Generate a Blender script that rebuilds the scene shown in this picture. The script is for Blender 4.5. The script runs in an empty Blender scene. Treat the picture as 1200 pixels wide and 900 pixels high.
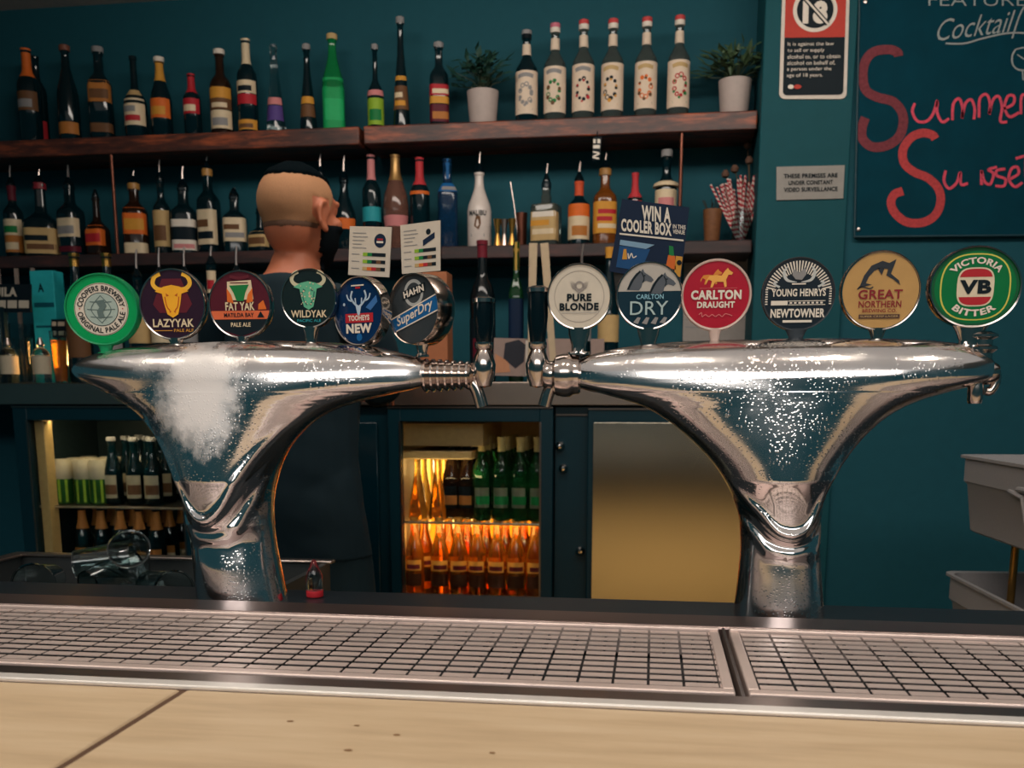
import bpy, bmesh, math, random
from mathutils import Vector, Matrix, noise
from mathutils.geometry import tessellate_polygon
R_ = random.Random(7)
sc = bpy.context.scene
COL = sc.collection

# ------------------------------------------------------------------ camera (eye 1.315 m, shifted lens), world, lights, exposure
F = 1135.0; TH = math.radians(8.2); PH = math.radians(10.0); EZ = 1.315
YPP = 466 + F*math.tan(PH)
FW = Vector((-math.sin(TH)*math.cos(PH), math.cos(TH)*math.cos(PH), -math.sin(PH)))
RT = Vector((math.cos(TH), math.sin(TH), 0)); UP = RT.cross(FW)
EYE = Vector((0, 0, EZ))
cam = bpy.data.cameras.new('camera'); co = bpy.data.objects.new('camera', cam); COL.objects.link(co)
co.matrix_world = Matrix.Translation(EYE) @ Matrix((RT, UP, -FW)).transposed().to_4x4()
cam.sensor_width = 36; cam.lens = 36*F/1200; cam.shift_y = (YPP-450)/1200
cam.clip_start = 0.02
cam.dof.use_dof = True; cam.dof.focus_distance = 1.28; cam.dof.aperture_fstop = 9.0
sc.camera = co

sc.view_settings.view_transform = 'Standard'; sc.view_settings.look = 'None'
sc.view_settings.gamma = 1; sc.view_settings.use_curve_mapping = False
sc.view_settings.exposure = 0.0
sc.cycles.use_denoising = True
sc.cycles.max_bounces = 10; sc.cycles.transmission_bounces = 8; sc.cycles.sample_clamp_indirect = 4.0

w = bpy.data.worlds.new('world'); sc.world = w; w.use_nodes = True
w.node_tree.nodes['Background'].inputs[0].default_value = (0.10, 0.36, 0.44, 1)
w.node_tree.nodes['Background'].inputs[1].default_value = 0.13

def area(name, loc, target, sx, sy, power, col):
    l = bpy.data.lights.new(name, 'AREA'); l.shape = 'RECTANGLE'; l.size = sx; l.size_y = sy
    l.energy = power; l.color = col
    o = bpy.data.objects.new(name, l); COL.objects.link(o); o.location = loc
    o.rotation_euler = (Vector(target)-Vector(loc)).to_track_quat('-Z', 'Y').to_euler()
    return o
area('front_daylight_fill', (0.5, -4.5, 3.9), (-0.3, 2.5, 1.5), 6.0, 1.5, 125, (1.0, 0.95, 0.90))  # daylight from the customer side: added area light, raised clear of the chrome reflections
area('ceiling_glow_fill', (-0.2, -0.75, 2.60), (-0.2, -0.75, 0), 4.4, 4.3, 19, (1.0, 0.95, 0.90))  # added panel standing in for the bright ceiling mirrored in the chrome
area('back_shelf_fill', (-0.1, 2.0, 2.62), (-0.1, 3.2, 1.6), 2.4, 0.4, 30, (1.0, 0.90, 0.80))  # added fill that brightens the back shelves; no fitting here
area('under_bar_strip_light', (0.0, 1.62, 0.62), (0.0, 1.30, 0.40), 1.6, 0.1, 5.0, (1.0, 0.84, 0.58))
for x_ in (-1.5, -0.85, -0.2, 0.45, 1.1):                    # warm ceiling downlights over the bar
    l_ = bpy.data.lights.new('bar_downlight', 'SPOT'); l_.energy = 17; l_.color = (1.0, 0.88, 0.74); l_.shadow_soft_size = 0.035; l_.spot_size = math.radians(95); l_.spot_blend = 0.6
    o_ = bpy.data.objects.new('bar_downlight', l_); COL.objects.link(o_); o_.location = (x_, 0.62, 2.58)

def ray(x, y): return FW + RT*((x-600)/F) - UP*((y-YPP)/F)
def P(x, y, Y):
    d = ray(x, y); t = Y/d.y; return EYE + d*t
def PZ(x, y, z):
    d = ray(x, y); t = (z-EZ)/d.z; return EYE + d*t
def ppm(p): return F/((Vector(p)-EYE).dot(FW))

# ------------------------------------------------------------------ materials
def lin(c):
    return tuple((v/255/12.92) if v <= 10 else ((v/255+0.055)/1.055)**2.4 for v in c)
MATS = {}
def M(name, rgb=None, rough=0.5, metal=0.0, trans=0.0, spec=0.5, var=0.10, scale=60.0, emit=0.0, bump=0.0, ior=1.45, coat=0.0):
    if name in MATS: return MATS[name]
    m = bpy.data.materials.new(name); m.use_nodes = True; nt = m.node_tree
    b = nt.nodes['Principled BSDF']; c = lin(rgb)
    n = nt.nodes.new('ShaderNodeTexNoise'); n.inputs['Scale'].default_value = scale; n.inputs['Detail'].default_value = 3
    t = nt.nodes.new('ShaderNodeTexCoord'); nt.links.new(t.outputs['Object'], n.inputs['Vector'])
    mx = nt.nodes.new('ShaderNodeMix'); mx.data_type = 'RGBA'
    mx.inputs[6].default_value = tuple(v*(1-var) for v in c)+(1,); mx.inputs[7].default_value = tuple(min(1, v*(1+var)) for v in c)+(1,)
    nt.links.new(n.outputs['Fac'], mx.inputs[0]); nt.links.new(mx.outputs[2], b.inputs['Base Color'])
    b.inputs['Roughness'].default_value = rough; b.inputs['Metallic'].default_value = metal
    b.inputs['Transmission Weight'].default_value = trans; b.inputs['IOR'].default_value = ior
    b.inputs['Specular IOR Level'].default_value = spec; b.inputs['Coat Weight'].default_value = coat
    if emit:
        nt.links.new(mx.outputs[2], b.inputs['Emission Color']); b.inputs['Emission Strength'].default_value = emit
    if bump:
        bp = nt.nodes.new('ShaderNodeBump'); bp.inputs['Strength'].default_value = bump; bp.inputs['Distance'].default_value = 0.002
        nt.links.new(n.outputs['Fac'], bp.inputs['Height']); nt.links.new(bp.outputs[0], b.inputs['Normal'])
    MATS[name] = m; return m
def nodes_of(m): return m.node_tree.nodes, m.node_tree.links, m.node_tree.nodes['Principled BSDF']
def ramp(nt, stops):
    r = nt.nodes.new('ShaderNodeValToRGB')
    while len(r.color_ramp.elements) < len(stops): r.color_ramp.elements.new(0.5)
    for e, (p, c) in zip(r.color_ramp.elements, stops): e.position = p; e.color = tuple(c)+(1,)
    return r

def wood_mat(name, dark, mid, light, axis_scale, rough=0.5, scale=6):
    if name in MATS: return MATS[name]
    m = bpy.data.materials.new(name); m.use_nodes = True; nt = m.node_tree; b = nt.nodes['Principled BSDF']
    t = nt.nodes.new('ShaderNodeTexCoord'); mp = nt.nodes.new('ShaderNodeMapping'); mp.inputs['Scale'].default_value = axis_scale
    nt.links.new(t.outputs['Object'], mp.inputs[0])
    n = nt.nodes.new('ShaderNodeTexNoise'); n.inputs['Scale'].default_value = scale; n.inputs['Detail'].default_value = 6; n.inputs['Roughness'].default_value = 0.62
    nt.links.new(mp.outputs[0], n.inputs['Vector'])
    r = ramp(nt, [(0.28, lin(dark)), (0.5, lin(mid)), (0.72, lin(light))]); nt.links.new(n.outputs['Fac'], r.inputs[0])
    nt.links.new(r.outputs[0], b.inputs['Base Color']); b.inputs['Roughness'].default_value = rough
    bp = nt.nodes.new('ShaderNodeBump'); bp.inputs['Strength'].default_value = 0.15; bp.inputs['Distance'].default_value = 0.003
    nt.links.new(n.outputs['Fac'], bp.inputs['Height']); nt.links.new(bp.outputs[0], b.inputs['Normal'])
    MATS[name] = m; return m

def chrome_mat(name, frost, spot=None, spot_r=0.1):
    m = bpy.data.materials.new(name); m.use_nodes = True; nt = m.node_tree; b = nt.nodes['Principled BSDF']
    b.inputs['Metallic'].default_value = 1.0; b.inputs['Base Color'].default_value = (0.80, 0.765, 0.75, 1)
    t = nt.nodes.new('ShaderNodeTexCoord')
    n = nt.nodes.new('ShaderNodeTexNoise'); n.inputs['Scale'].default_value = 9; n.inputs['Detail'].default_value = 5
    nt.links.new(t.outputs['Object'], n.inputs['Vector'])
    rr = ramp(nt, [(0.42, (0.09,)*3), (0.60, (0.18,)*3), (0.78, (frost,)*3)]); nt.links.new(n.outputs['Fac'], rr.inputs[0])
    nt.links.new(rr.outputs[0], b.inputs['Roughness'])
    v = nt.nodes.new('ShaderNodeTexVoronoi'); v.inputs['Scale'].default_value = 250; v.feature = 'F1'
    nt.links.new(t.outputs['Object'], v.inputs['Vector'])
    vr = ramp(nt, [(0.10, (1,)*3), (0.36, (0,)*3)]); vr.color_ramp.interpolation = 'EASE'; nt.links.new(v.outputs['Distance'], vr.inputs[0])
    n2 = nt.nodes.new('ShaderNodeTexNoise'); n2.inputs['Scale'].default_value = 14; nt.links.new(t.outputs['Object'], n2.inputs['Vector'])
    mr = ramp(nt, [(0.38, (0,)*3), (0.56, (1,)*3)]); nt.links.new(n2.outputs['Fac'], mr.inputs[0])
    mu = nt.nodes.new('ShaderNodeMath'); mu.operation = 'MULTIPLY'
    nt.links.new(vr.outputs[0], mu.inputs[0]); nt.links.new(mr.outputs[0], mu.inputs[1])
    bp = nt.nodes.new('ShaderNodeBump'); bp.inputs['Strength'].default_value = 0.2; bp.inputs['Distance'].default_value = 0.0012
    nt.links.new(mu.outputs[0], bp.inputs['Height']); nt.links.new(bp.outputs[0], b.inputs['Normal'])
    if spot is not None:                                     # a patch of frosty condensation with a ragged edge
        mp = nt.nodes.new('ShaderNodeMapping'); mp.inputs['Location'].default_value = tuple(-v/s for v, s in zip(spot, (spot_r*0.8, 1.0, spot_r))); mp.inputs['Scale'].default_value = (1/(spot_r*0.8), 1.0, 1/spot_r)
        nt.links.new(t.outputs['Object'], mp.inputs[0]); ln = nt.nodes.new('ShaderNodeVectorMath'); ln.operation = 'LENGTH'; nt.links.new(mp.outputs[0], ln.inputs[0])
        n3 = nt.nodes.new('ShaderNodeTexNoise'); n3.inputs['Scale'].default_value = 26; n3.inputs['Detail'].default_value = 7; n3.inputs['Roughness'].default_value = 0.7; nt.links.new(t.outputs['Object'], n3.inputs['Vector'])
        ad = nt.nodes.new('ShaderNodeMath'); ad.operation = 'MULTIPLY_ADD'; ad.inputs[1].default_value = 1.5; nt.links.new(n3.outputs['Fac'], ad.inputs[0]); nt.links.new(ln.outputs['Value'], ad.inputs[2])
        fr = ramp(nt, [(0.62, (1,)*3), (0.95, (0,)*3)]); hf = nt.nodes.new('ShaderNodeMath'); hf.operation = 'MULTIPLY'; hf.inputs[1].default_value = 0.5; nt.links.new(ad.outputs[0], hf.inputs[0]); nt.links.new(hf.outputs[0], fr.inputs[0])
        m1 = nt.nodes.new('ShaderNodeMath'); m1.operation = 'MULTIPLY_ADD'; m1.inputs[1].default_value = -0.75; m1.inputs[2].default_value = 1.0; nt.links.new(fr.outputs[0], m1.inputs[0]); nt.links.new(m1.outputs[0], b.inputs['Metallic'])
        m2 = nt.nodes.new('ShaderNodeMath'); m2.operation = 'MULTIPLY_ADD'; m2.inputs[1].default_value = 0.5; nt.links.new(fr.outputs[0], m2.inputs[0]); nt.links.new(rr.outputs[0], m2.inputs[2]); nt.links.new(m2.outputs[0], b.inputs['Roughness'])
    MATS[name] = m; return m

TEAL = M('teal_paint', (28, 82, 94), 0.7, spec=0.2, bump=0.05, scale=30)
PILLAR = M('pillar_paint', (22, 78, 86), 0.65, spec=0.2, scale=20)
BLACKT = M('black_teal', (4, 44, 54), 0.45, spec=0.3)
BLACK = M('black', (8, 30, 38), 0.35)
GLOSSBLK = M('gloss_black', (5, 20, 26), 0.15)
CEIL = M('ceiling_paint', (205, 190, 182), 0.8)
STEEL = M('steel', (190, 175, 168), 0.28, 1.0, scale=15)
DSTEEL = M('dark_steel', (95, 95, 98), 0.35, 1.0, scale=15)
CHROME = M('chrome_trim', (214, 206, 200), 0.1, 1.0)
BRASS = M('brass', (190, 145, 75), 0.3, 1.0)
WHITE = M('white_print', (222, 212, 198), 0.5)
CREAM = M('cream_print', (216, 196, 162), 0.5)
INK = M('dark_ink', (10, 26, 34), 0.6, spec=0.2)
def col(name, rgb, rough=0.55): return M(name, rgb, rough, spec=0.25)
GOLD = col('gold_print', (205, 145, 55)); ORANGE = col('orange_print', (215, 105, 40)); RED = col('red_print', (178, 38, 48))
AMBERL = col('amber_label', (176, 112, 52)); GREEN = col('green_print', (22, 120, 62)); LIME = col('lime_print', (140, 175, 50))
TEALP = col('teal_print', (40, 150, 160)); PINK = col('pink_print', (205, 130, 130)); PURPLE = col('purple_print', (85, 65, 130))
BLUE = col('blue_print', (20, 92, 150)); NAVY = col('navy_print', (5, 30, 58)); MAROON = col('maroon_print', (92, 26, 40))
BROWN = col('brown_print', (105, 72, 46)); GREY = col('grey_print', (140, 138, 138)); KRAFT = col('kraft_print', (190, 160, 110))
GLASSD = M('dark_glass', (5, 28, 34), 0.07, spec=0.6); GLASSB = M('brown_glass', (44, 26, 16), 0.07, trans=0.25, spec=0.6)
GLASSC = M('clear_glass', (205, 222, 222), 0.03, trans=1.0); GLASSW = M('whisky_glass', (150, 84, 30), 0.06, trans=0.55)
GLASSG = M('green_glass', (18, 138, 76), 0.08, trans=0.45); GLASSBL = M('blue_glass', (18, 52, 84), 0.1, trans=0.3)
GLASSA = M('amber_glass', (240, 156, 52), 0.05, trans=0.95); GLASSY = M('golden_glass', (252, 206, 120), 0.05, trans=0.95); GLASSDG = M('bottle_green_glass', (26, 84, 44), 0.06, trans=0.6)
GLASSR = M('rose_glass', (150, 105, 90), 0.05, trans=0.6); MILK = M('milk_glass', (216, 204, 196), 0.25)
GLASST = M('tonic_glass', (110, 122, 118), 0.04, trans=0.75)

# ------------------------------------------------------------------ mesh builder
class MB:
    def __init__(s, mat=None): s.v = []; s.f = []; s.mi = []; s.mats = [mat] if mat else []; s.cur = 0
    def use(s, mat):
        if mat not in s.mats: s.mats.append(mat)
        s.cur = s.mats.index(mat); return s
    def add(s, vs, fs):
        o = len(s.v); s.v += [tuple(p) for p in vs]
        for f in fs: s.f.append(tuple(i+o for i in f)); s.mi.append(s.cur)
        return s
    def box(s, a, b, rz=0, taper=1.0):
        x0, y0, z0 = a; x1, y1, z1 = b
        vs = [(x0, y0, z0), (x1, y0, z0), (x1, y1, z0), (x0, y1, z0), (x0, y0, z1), (x1, y0, z1), (x1, y1, z1), (x0, y1, z1)]
        return s.add(vs, [(3, 2, 1, 0), (4, 5, 6, 7), (0, 1, 5, 4), (1, 2, 6, 5), (2, 3, 7, 6), (3, 0, 4, 7)])
    def obox(s, c, sx, sy, sz, rot):                       # oriented box
        m = Matrix.Translation(c) @ rot.to_4x4()
        vs = [m @ Vector((i*sx/2, j*sy/2, k*sz/2)) for k in (-1, 1) for i, j in ((-1, -1), (1, -1), (1, 1), (-1, 1))]
        return s.add(vs, [(3, 2, 1, 0), (4, 5, 6, 7), (0, 1, 5, 4), (1, 2, 6, 5), (2, 3, 7, 6), (3, 0, 4, 7)])
    def rings(s, rs, cap0=True, cap1=True, closed=True):
        n = len(rs[0]); vs = [p for r in rs for p in r]; fs = []
        for i in range(len(rs)-1):
            for j in range(n if closed else n-1):
                k = (j+1) % n; fs.append((i*n+j, i*n+k, (i+1)*n+k, (i+1)*n+j))
        if cap0: fs.append(tuple(range(n-1, -1, -1)))
        if cap1: fs.append(tuple((len(rs)-1)*n+j for j in range(n)))
        return s.add(vs, fs)
    def lathe(s, prof, seg=24, c=(0, 0, 0), axis='z', n=2.0, sx=1.0, sy=1.0, rot=0):
        rs = []
        for r, h in prof:
            r = max(r, 1e-5); ring = []
            for j in range(seg):
                a = 2*math.pi*j/seg; ca, sa = math.cos(a), math.sin(a)
                if n != 2.0:
                    k = (abs(ca)**n+abs(sa)**n)**(-1/n); ca *= k; sa *= k
                x, y = ca*r*sx, sa*r*sy
                if rot: x, y = x*math.cos(rot)-y*math.sin(rot), x*math.sin(rot)+y*math.cos(rot)
                if axis == 'z': p = (c[0]+x, c[1]+y, c[2]+h)
                elif axis == 'y': p = (c[0]+x, c[1]+h, c[2]-y)
                else: p = (c[0]+h, c[1]+x, c[2]+y)
                ring.append(p)
            rs.append(ring)
        return s.rings(rs)
    def tube(s, pts, r, seg=10, cap=True):
        pts = [Vector(p) for p in pts]; rs = []; n = len(pts)
        rr = r if isinstance(r, (list, tuple)) else [r]*n
        t = (pts[1]-pts[0]).normalized(); u = t.orthogonal().normalized()
        for i in range(n):
            t2 = (pts[min(i+1, n-1)]-pts[max(i-1, 0)]).normalized()
            u = (u - t2*u.dot(t2)); u = u.normalized() if u.length > 1e-6 else t2.orthogonal().normalized(); v = t2.cross(u)
            rs.append([pts[i]+u*math.cos(2*math.pi*j/seg)*rr[i]+v*math.sin(2*math.pi*j/seg)*rr[i] for j in range(seg)])
        return s.rings(rs, cap, cap)
    def poly(s, pts, mapf, layer=1):                        # filled 2-D polygon through mapf(u, v, layer)
        tri = tessellate_polygon([[Vector((p[0], p[1], 0)) for p in pts]])
        vs = [mapf(p[0], p[1], layer) for p in pts]
        ar = sum(pts[i][0]*pts[(i+1) % len(pts)][1]-pts[(i+1) % len(pts)][0]*pts[i][1] for i in range(len(pts)))
        fs = []
        for a, b, c in tri:
            A = (pts[b][0]-pts[a][0])*(pts[c][1]-pts[a][1])-(pts[c][0]-pts[a][0])*(pts[b][1]-pts[a][1])
            if abs(A) < 1e-12: continue
            fs.append((a, b, c) if A > 0 else (a, c, b))
        return s.add(vs, fs)
    def rect(s, u0, v0, u1, v1, mapf, layer=1): return s.poly([(u0, v0), (u1, v0), (u1, v1), (u0, v1)], mapf, layer)
    def disc(s, cu, cv, r, mapf, layer=1, seg=40, ry=None):
        ry = ry or r
        return s.poly([(cu+r*math.cos(2*math.pi*i/seg), cv+ry*math.sin(2*math.pi*i/seg)) for i in range(seg)], mapf, layer)
    def annulus(s, cu, cv, r0, r1, mapf, layer=1, seg=48, a0=0, a1=2*math.pi):
        vs = []; fs = []
        for i in range(seg+1):
            a = a0+(a1-a0)*i/seg
            vs += [mapf(cu+r0*math.cos(a), cv+r0*math.sin(a), layer), mapf(cu+r1*math.cos(a), cv+r1*math.sin(a), layer)]
        for i in range(seg): fs.append((2*i, 2*i+1, 2*i+3, 2*i+2))
        return s.add(vs, fs)
    def ribbon(s, pts, wd, mapf, layer=1, smooth=True, taper=False):
        q = spline(pts) if smooth and len(pts) > 2 else [Vector(p) for p in pts]
        vs = []; fs = []; n = len(q)
        for i in range(n):
            t = (q[min(i+1, n-1)]-q[max(i-1, 0)]); t = t.normalized() if t.length > 0 else Vector((1, 0)); nn = Vector((-t.y, t.x))
            h = wd/2*(1 if not taper else max(0.15, math.sin(math.pi*(i+0.5)/n)))
            a = q[i]-nn*h; b = q[i]+nn*h
            vs += [mapf(a.x, a.y, layer), mapf(b.x, b.y, layer)]
        for i in range(n-1): fs.append((2*i, 2*i+2, 2*i+3, 2*i+1))
        return s.add(vs, fs)
    def text(s, txt, cu, cv, wd, ht, mapf, layer=2, bold=0.0, shear=0.0, rot=0.0, arc=None, serif=False):
        vs, fs, (x0, y0, x1, y1) = glyphs(txt, bold, shear)
        sx = wd/(x1-x0); sy = ht/(y1-y0); out = []
        for x, y in vs:
            u = (x-(x0+x1)/2)*sx; v = (y-(y0+y1)/2)*sy
            if arc:                                          # arc = signed radius: + text over the top, - text under the bottom
                r = arc; a = u/abs(r)
                if r > 0: u, v = (r+v)*math.sin(a), (r+v)*math.cos(a)
                else: u, v = (-r-v)*math.sin(a), -(-r-v)*math.cos(a)
            if rot: u, v = u*math.cos(rot)-v*math.sin(rot), u*math.sin(rot)+v*math.cos(rot)
            out.append(mapf(cu+u, cv+v, layer))
        return s.add(out, fs)
    def build(s, name, parent=None, smooth=True, org=None, angle=38, bevel=0, mat=None):
        me = bpy.data.meshes.new(name)
        o0 = Vector(org) if org is not None else Vector((0, 0, 0))
        me.from_pydata([tuple(Vector(p)-o0) for p in s.v], [], s.f)
        for m in (s.mats or [mat]): me.materials.append(m)
        me.polygons.foreach_set('material_index', s.mi)
        if smooth:
            me.polygons.foreach_set('use_smooth', [True]*len(me.polygons)); me.set_sharp_from_angle(angle=math.radians(angle))
        me.update()
        o = bpy.data.objects.new(name, me); COL.objects.link(o)
        if parent is not None: o.parent = parent
        elif org is not None: o.location = o0
        if bevel:
            b = o.modifiers.new('bevel', 'BEVEL'); b.width = bevel; b.segments = 2; b.limit_method = 'ANGLE'; b.angle_limit = math.radians(50)
        return o

def spline(pts, k=6):
    p = [Vector(q[:2]) if len(q) == 2 else Vector(q) for q in pts]; out = []
    for i in range(len(p)-1):
        a, b, c, d = p[max(i-1, 0)], p[i], p[i+1], p[min(i+2, len(p)-1)]
        for j in range(k):
            t = j/k
            out.append(0.5*((2*b)+(c-a)*t+(2*a-5*b+4*c-d)*t*t+(3*b-a-3*c+d)*t**3))
    out.append(p[-1]); return out
GC = {}
def glyphs(txt, bold, shear):
    k = (txt, bold, shear)
    if k in GC: return GC[k]
    c = bpy.data.curves.new('t', 'FONT'); c.body = txt; c.offset = bold; c.shear = shear; c.resolution_u = 3; c.fill_mode = 'BOTH'
    if bold: c.space_character = 1.0+bold*2
    o = bpy.data.objects.new('t', c); COL.objects.link(o)
    me = bpy.data.meshes.new_from_object(o.evaluated_get(bpy.context.evaluated_depsgraph_get()))
    vs = [(v.co.x, v.co.y) for v in me.vertices]; fs = []
    for p in me.polygons:
        i = list(p.vertices); fs.append(tuple(i if p.normal.z >= 0 else i[::-1]))
    bpy.data.objects.remove(o); bpy.data.curves.remove(c); bpy.data.meshes.remove(me)
    xs = [v[0] for v in vs]; ys = [v[1] for v in vs]
    GC[k] = (vs, fs, (min(xs), min(ys), max(xs), max(ys))); return GC[k]

def tag(o, label=None, cat=None, group=None, kind=None):
    if label: o['label'] = label
    if cat: o['category'] = cat
    if group: o['group'] = group
    if kind: o['kind'] = kind
    return o
def thing(name, label, cat, loc=(0, 0, 0), rz=0, group=None):
    o = bpy.data.objects.new(name, None); COL.objects.link(o); o.empty_display_size = 0.03
    o.location = loc; o.rotation_euler = (0, 0, rz); return tag(o, label, cat, group)
def struct(mb, name, bevel=0, **k): return tag(mb.build(name, None, bevel=bevel, **k), kind='structure')
def copy_tree(o, parent=None):
    c = o.copy(); COL.objects.link(c)
    if parent is not None: c.parent = parent
    for ch in list(o.children): copy_tree(ch, c)
    return c
def front(y0, k=1.0, s=0.0004):                             # decal map on a vertical face at local y0 facing the camera
    return lambda u, v, l: (u*k, y0-l*s, v*k)
def pxmap(Y, org=(0, 0, 0), s=0.0005):                      # photo position -> point on the vertical plane at depth Y
    o = Vector(org)
    return lambda x, y, l: tuple(P(x, y, Y)-Vector((0, l*s, 0))-o)
ORD = ['first', 'second', 'third', 'fourth', 'fifth', 'sixth', 'seventh', 'eighth', 'ninth', 'tenth']
# ------------------------------------------------------------------ room shell
m = MB(M('floor_tile', (40, 44, 46), 0.5)); m.box((-4, -4, -0.1), (3, 3.6, 0)); struct(m, 'floor')
m = MB(CEIL); m.box((-4, -1.0, 2.655), (3, 3.6, 2.75)); struct(m, 'ceiling')
m = MB(TEAL); m.box((-4, 3.40, 0), (3, 3.5, 2.655)); struct(m, 'wall_back')
m = MB(PILLAR); m.box((0.295, 3.15, 0), (0.558, 3.399, 2.654)); struct(m, 'trim_1', bevel=0.004)
m = MB(TEAL); m.box((0.559, 3.165, 0), (2.6, 3.399, 2.654)); struct(m, 'wall_right')

# ------------------------------------------------------------------ bar counter in the foreground
TIM = wood_mat('bar_timber', (184, 158, 126), (202, 176, 142), (212, 188, 156), (1.2, 9, 9), 0.5, 4)
bar = thing('bar_counter', 'pale varnished timber bar top in the foreground below the drip trays', 'bar counter', (0, 0.5, 0))
def plank(x0, x1, y0, y1):
    m = MB(TIM); m.box((x0, y0, 0.995), (x1, y1, 1.052)); return m.build('plank', bar, org=(0, 0.5, 0), bevel=0.003)
plank(-2.4, -0.4225, 0.19, 0.803); plank(-0.4165, 1.9, 0.19, 0.803)
m = MB(M('seam_filler', (92, 66, 48), 0.7)); m.box((-0.4225, 0.19, 0.99), (-0.4165, 0.803, 1.0505)); m.build('seam', bar, org=(0, 0.5, 0))
m = MB(M('bar_front_panel', (70, 52, 40), 0.5)); m.box((-2.4, 0.32, 0), (1.9, 0.38, 0.995)); m.build('front_panel', bar, org=(0, 0.5, 0))
m = MB(M('staff_side_panel', (200, 166, 116), 0.6)); m.box((-2.4, 1.22, 0.0), (1.9, 1.25, 0.84)); m.build('staff_panel', bar, org=(0, 0.5, 0))
m = MB(M('knot', (140, 104, 70), 0.6))
for x, y, r in ((418, 850, 5), (465, 861, 6), (408, 879, 7), (577, 882, 5), (340, 845, 6)):
    c = PZ(x, y, 1.0524); m.disc(c.x, c.y, r*0.0005, lambda u, v, l: (u, v, 1.0524), 0, 14, r*0.00035)
m.build('knots', bar, org=(0, 0.5, 0))

# steel surround that holds the two drip trays
su = thing('drip_tray_surround', 'brushed steel surround running along the bar with a bright front lip', 'steel surround', (0, 1.0, 0))
O = (0, 1.0, 0)
m = MB(M('surround_steel', (186, 168, 160), 0.3, 1.0, scale=12)); m.box((-2.4, 0.803, 0.99), (1.9, 0.857, 1.051)); m.build('front_strip', su, org=O)
m = MB(M('lip_steel', (240, 234, 228), 0.35, 0.4)); m.box((-2.4, 0.8035, 1.051), (1.9, 0.820, 1.0555)); m.build('front_lip', su, org=O, bevel=0.0015)
m = MB(M('rear_strip_steel', (170, 150, 146), 0.34, 1.0, scale=12)); m.box((-2.4, 1.128, 0.99), (1.9, 1.19, 1.051)); m.build('rear_strip', su, org=O, bevel=0.003)
m = MB(M('basin_dark', (14, 26, 32), 0.4)); m.box((-2.4, 0.857, 0.985), (1.9, 1.128, 1.015)); m.build('basin', su, org=O)
m = MB(M('rear_ledge', (22, 30, 36), 0.35)); m.box((-2.4, 1.19, 0.985), (1.9, 1.345, 1.035)); m.build('rear_ledge', su, org=O)
m = MB(M('bracket_steel', (150, 140, 136), 0.4, 1.0)); m.box((0.0855, 0.86, 1.015), (0.0885, 1.127, 1.05)); m.build('divider', su, org=O)

TRAYST = M('tray_steel', (226, 206, 198), 0.42, 0.55, scale=20)
def tray(x0, x1, label, dark):
    t = thing('drip_tray', label, 'drip tray', ((x0+x1)/2, 1.0, 1.02), 0, 'drip trays in the bar'); o = t.location
    y0, y1, z = 0.874, 1.122, 1.048
    m = MB(TRAYST)
    for a, b in (((x0, y0, z-0.03), (x1, y0+0.014, z+0.001)), ((x0, y1-0.008, z-0.03), (x1, y1, z+0.004)), ((x0, y0+0.014, z-0.03), (x0+0.011, y1-0.008, z+0.001)), ((x1-0.011, y0+0.014, z-0.03), (x1, y1-0.008, z+0.001))): m.box(a, b)
    m.build('frame', t, org=o, bevel=0.0015)
    m = MB(TRAYST); n = 11; px = 0.0335; p0 = (y1-y0-0.022)/n
    for i in range(n):
        ya = y0+0.0145+i*p0+0.0042; yb = y0+0.0145+(i+1)*p0-0.0042
        x = x0+0.011
        while x < x1-0.012:
            e = min(x+px, x1-0.011); m.box((x+0.0014, ya, z-0.0008), (e-0.0014, yb, z)); x = e
    x = x0+0.011; m.use(M('rib_dark', (40, 44, 48), 0.5))
    while x < x1-0.012:
        e = min(x+px, x1-0.011); m.box(((x+e)/2-0.0015, y0+0.012, z-0.016), ((x+e)/2+0.0015, y1-0.006, z-0.010)); x = e
    m.build('grille', t, org=o, smooth=False)
tray(-1.45, 0.081, 'long slotted steel drip tray in front of the left tower', 0)
tray(0.093, 1.0, 'slotted steel drip tray right of the divider, before the right tower', 0)

# ------------------------------------------------------------------ back counter and shelves
m = MB(M('counter_edge', (150, 138, 128), 0.3, 1.0, scale=9)); bc = thing('back_counter', 'long steel-edged back counter above the fridges', 'counter', (-0.9, 3.1, 1.29))
m.box((-3.2, 2.925, 1.292), (0.292, 2.94, 1.362)); m.build('edge', bc, org=bc.location, bevel=0.003)
m = MB(BLACKT); m.box((-3.2, 2.94, 1.292), (0.292, 3.398, 1.362)); m.build('worktop', bc, org=bc.location)
SHW = wood_mat('shelf_wood', (22, 22, 26), (82, 44, 34), (176, 88, 52), (2.2, 14, 14), 0.45, 3.2)
SHD = wood_mat('dark_shelf_wood', (26, 28, 32), (52, 34, 34), (84, 48, 42), (2.2, 14, 14), 0.5, 3.0)
COPPER = M('rod_copper', (110, 66, 52), 0.35, 0.8)
def shelf(x0, x1, z0, z1, mat, label, rods=()):
    t = thing('wall_shelf', label, 'shelf', ((x0+x1)/2, 3.3, z0), 0, 'wooden shelves on the back wall')
    m = MB(mat); m.box((x0, 3.2, z0), (x1, 3.398, z1)); m.build('board', t, org=t.location, bevel=0.004)
    for x, za, zb in rods:
        m = MB(COPPER); m.tube([(x, 3.212, za), (x, 3.212, zb)], 0.006); m.build('rod', t, org=t.location)
S1, S2 = 2.172, 1.797
xa, xb = P(421, 160, 3.2).x, P(426, 160, 3.2).x
r1, r2 = P(132, 240, 3.2).x, P(798, 200, 3.2).x
shelf(-3.2, xa, 2.117, S1, SHW, 'dark stained upper shelf board at left with mixed spirits', [(r1, S2, 2.117)])
shelf(xb, 0.29, 2.117, S1, SHW, 'dark stained upper shelf board at right with syrup bottles and two plants', [(r2, S2, 2.117)])
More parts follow.
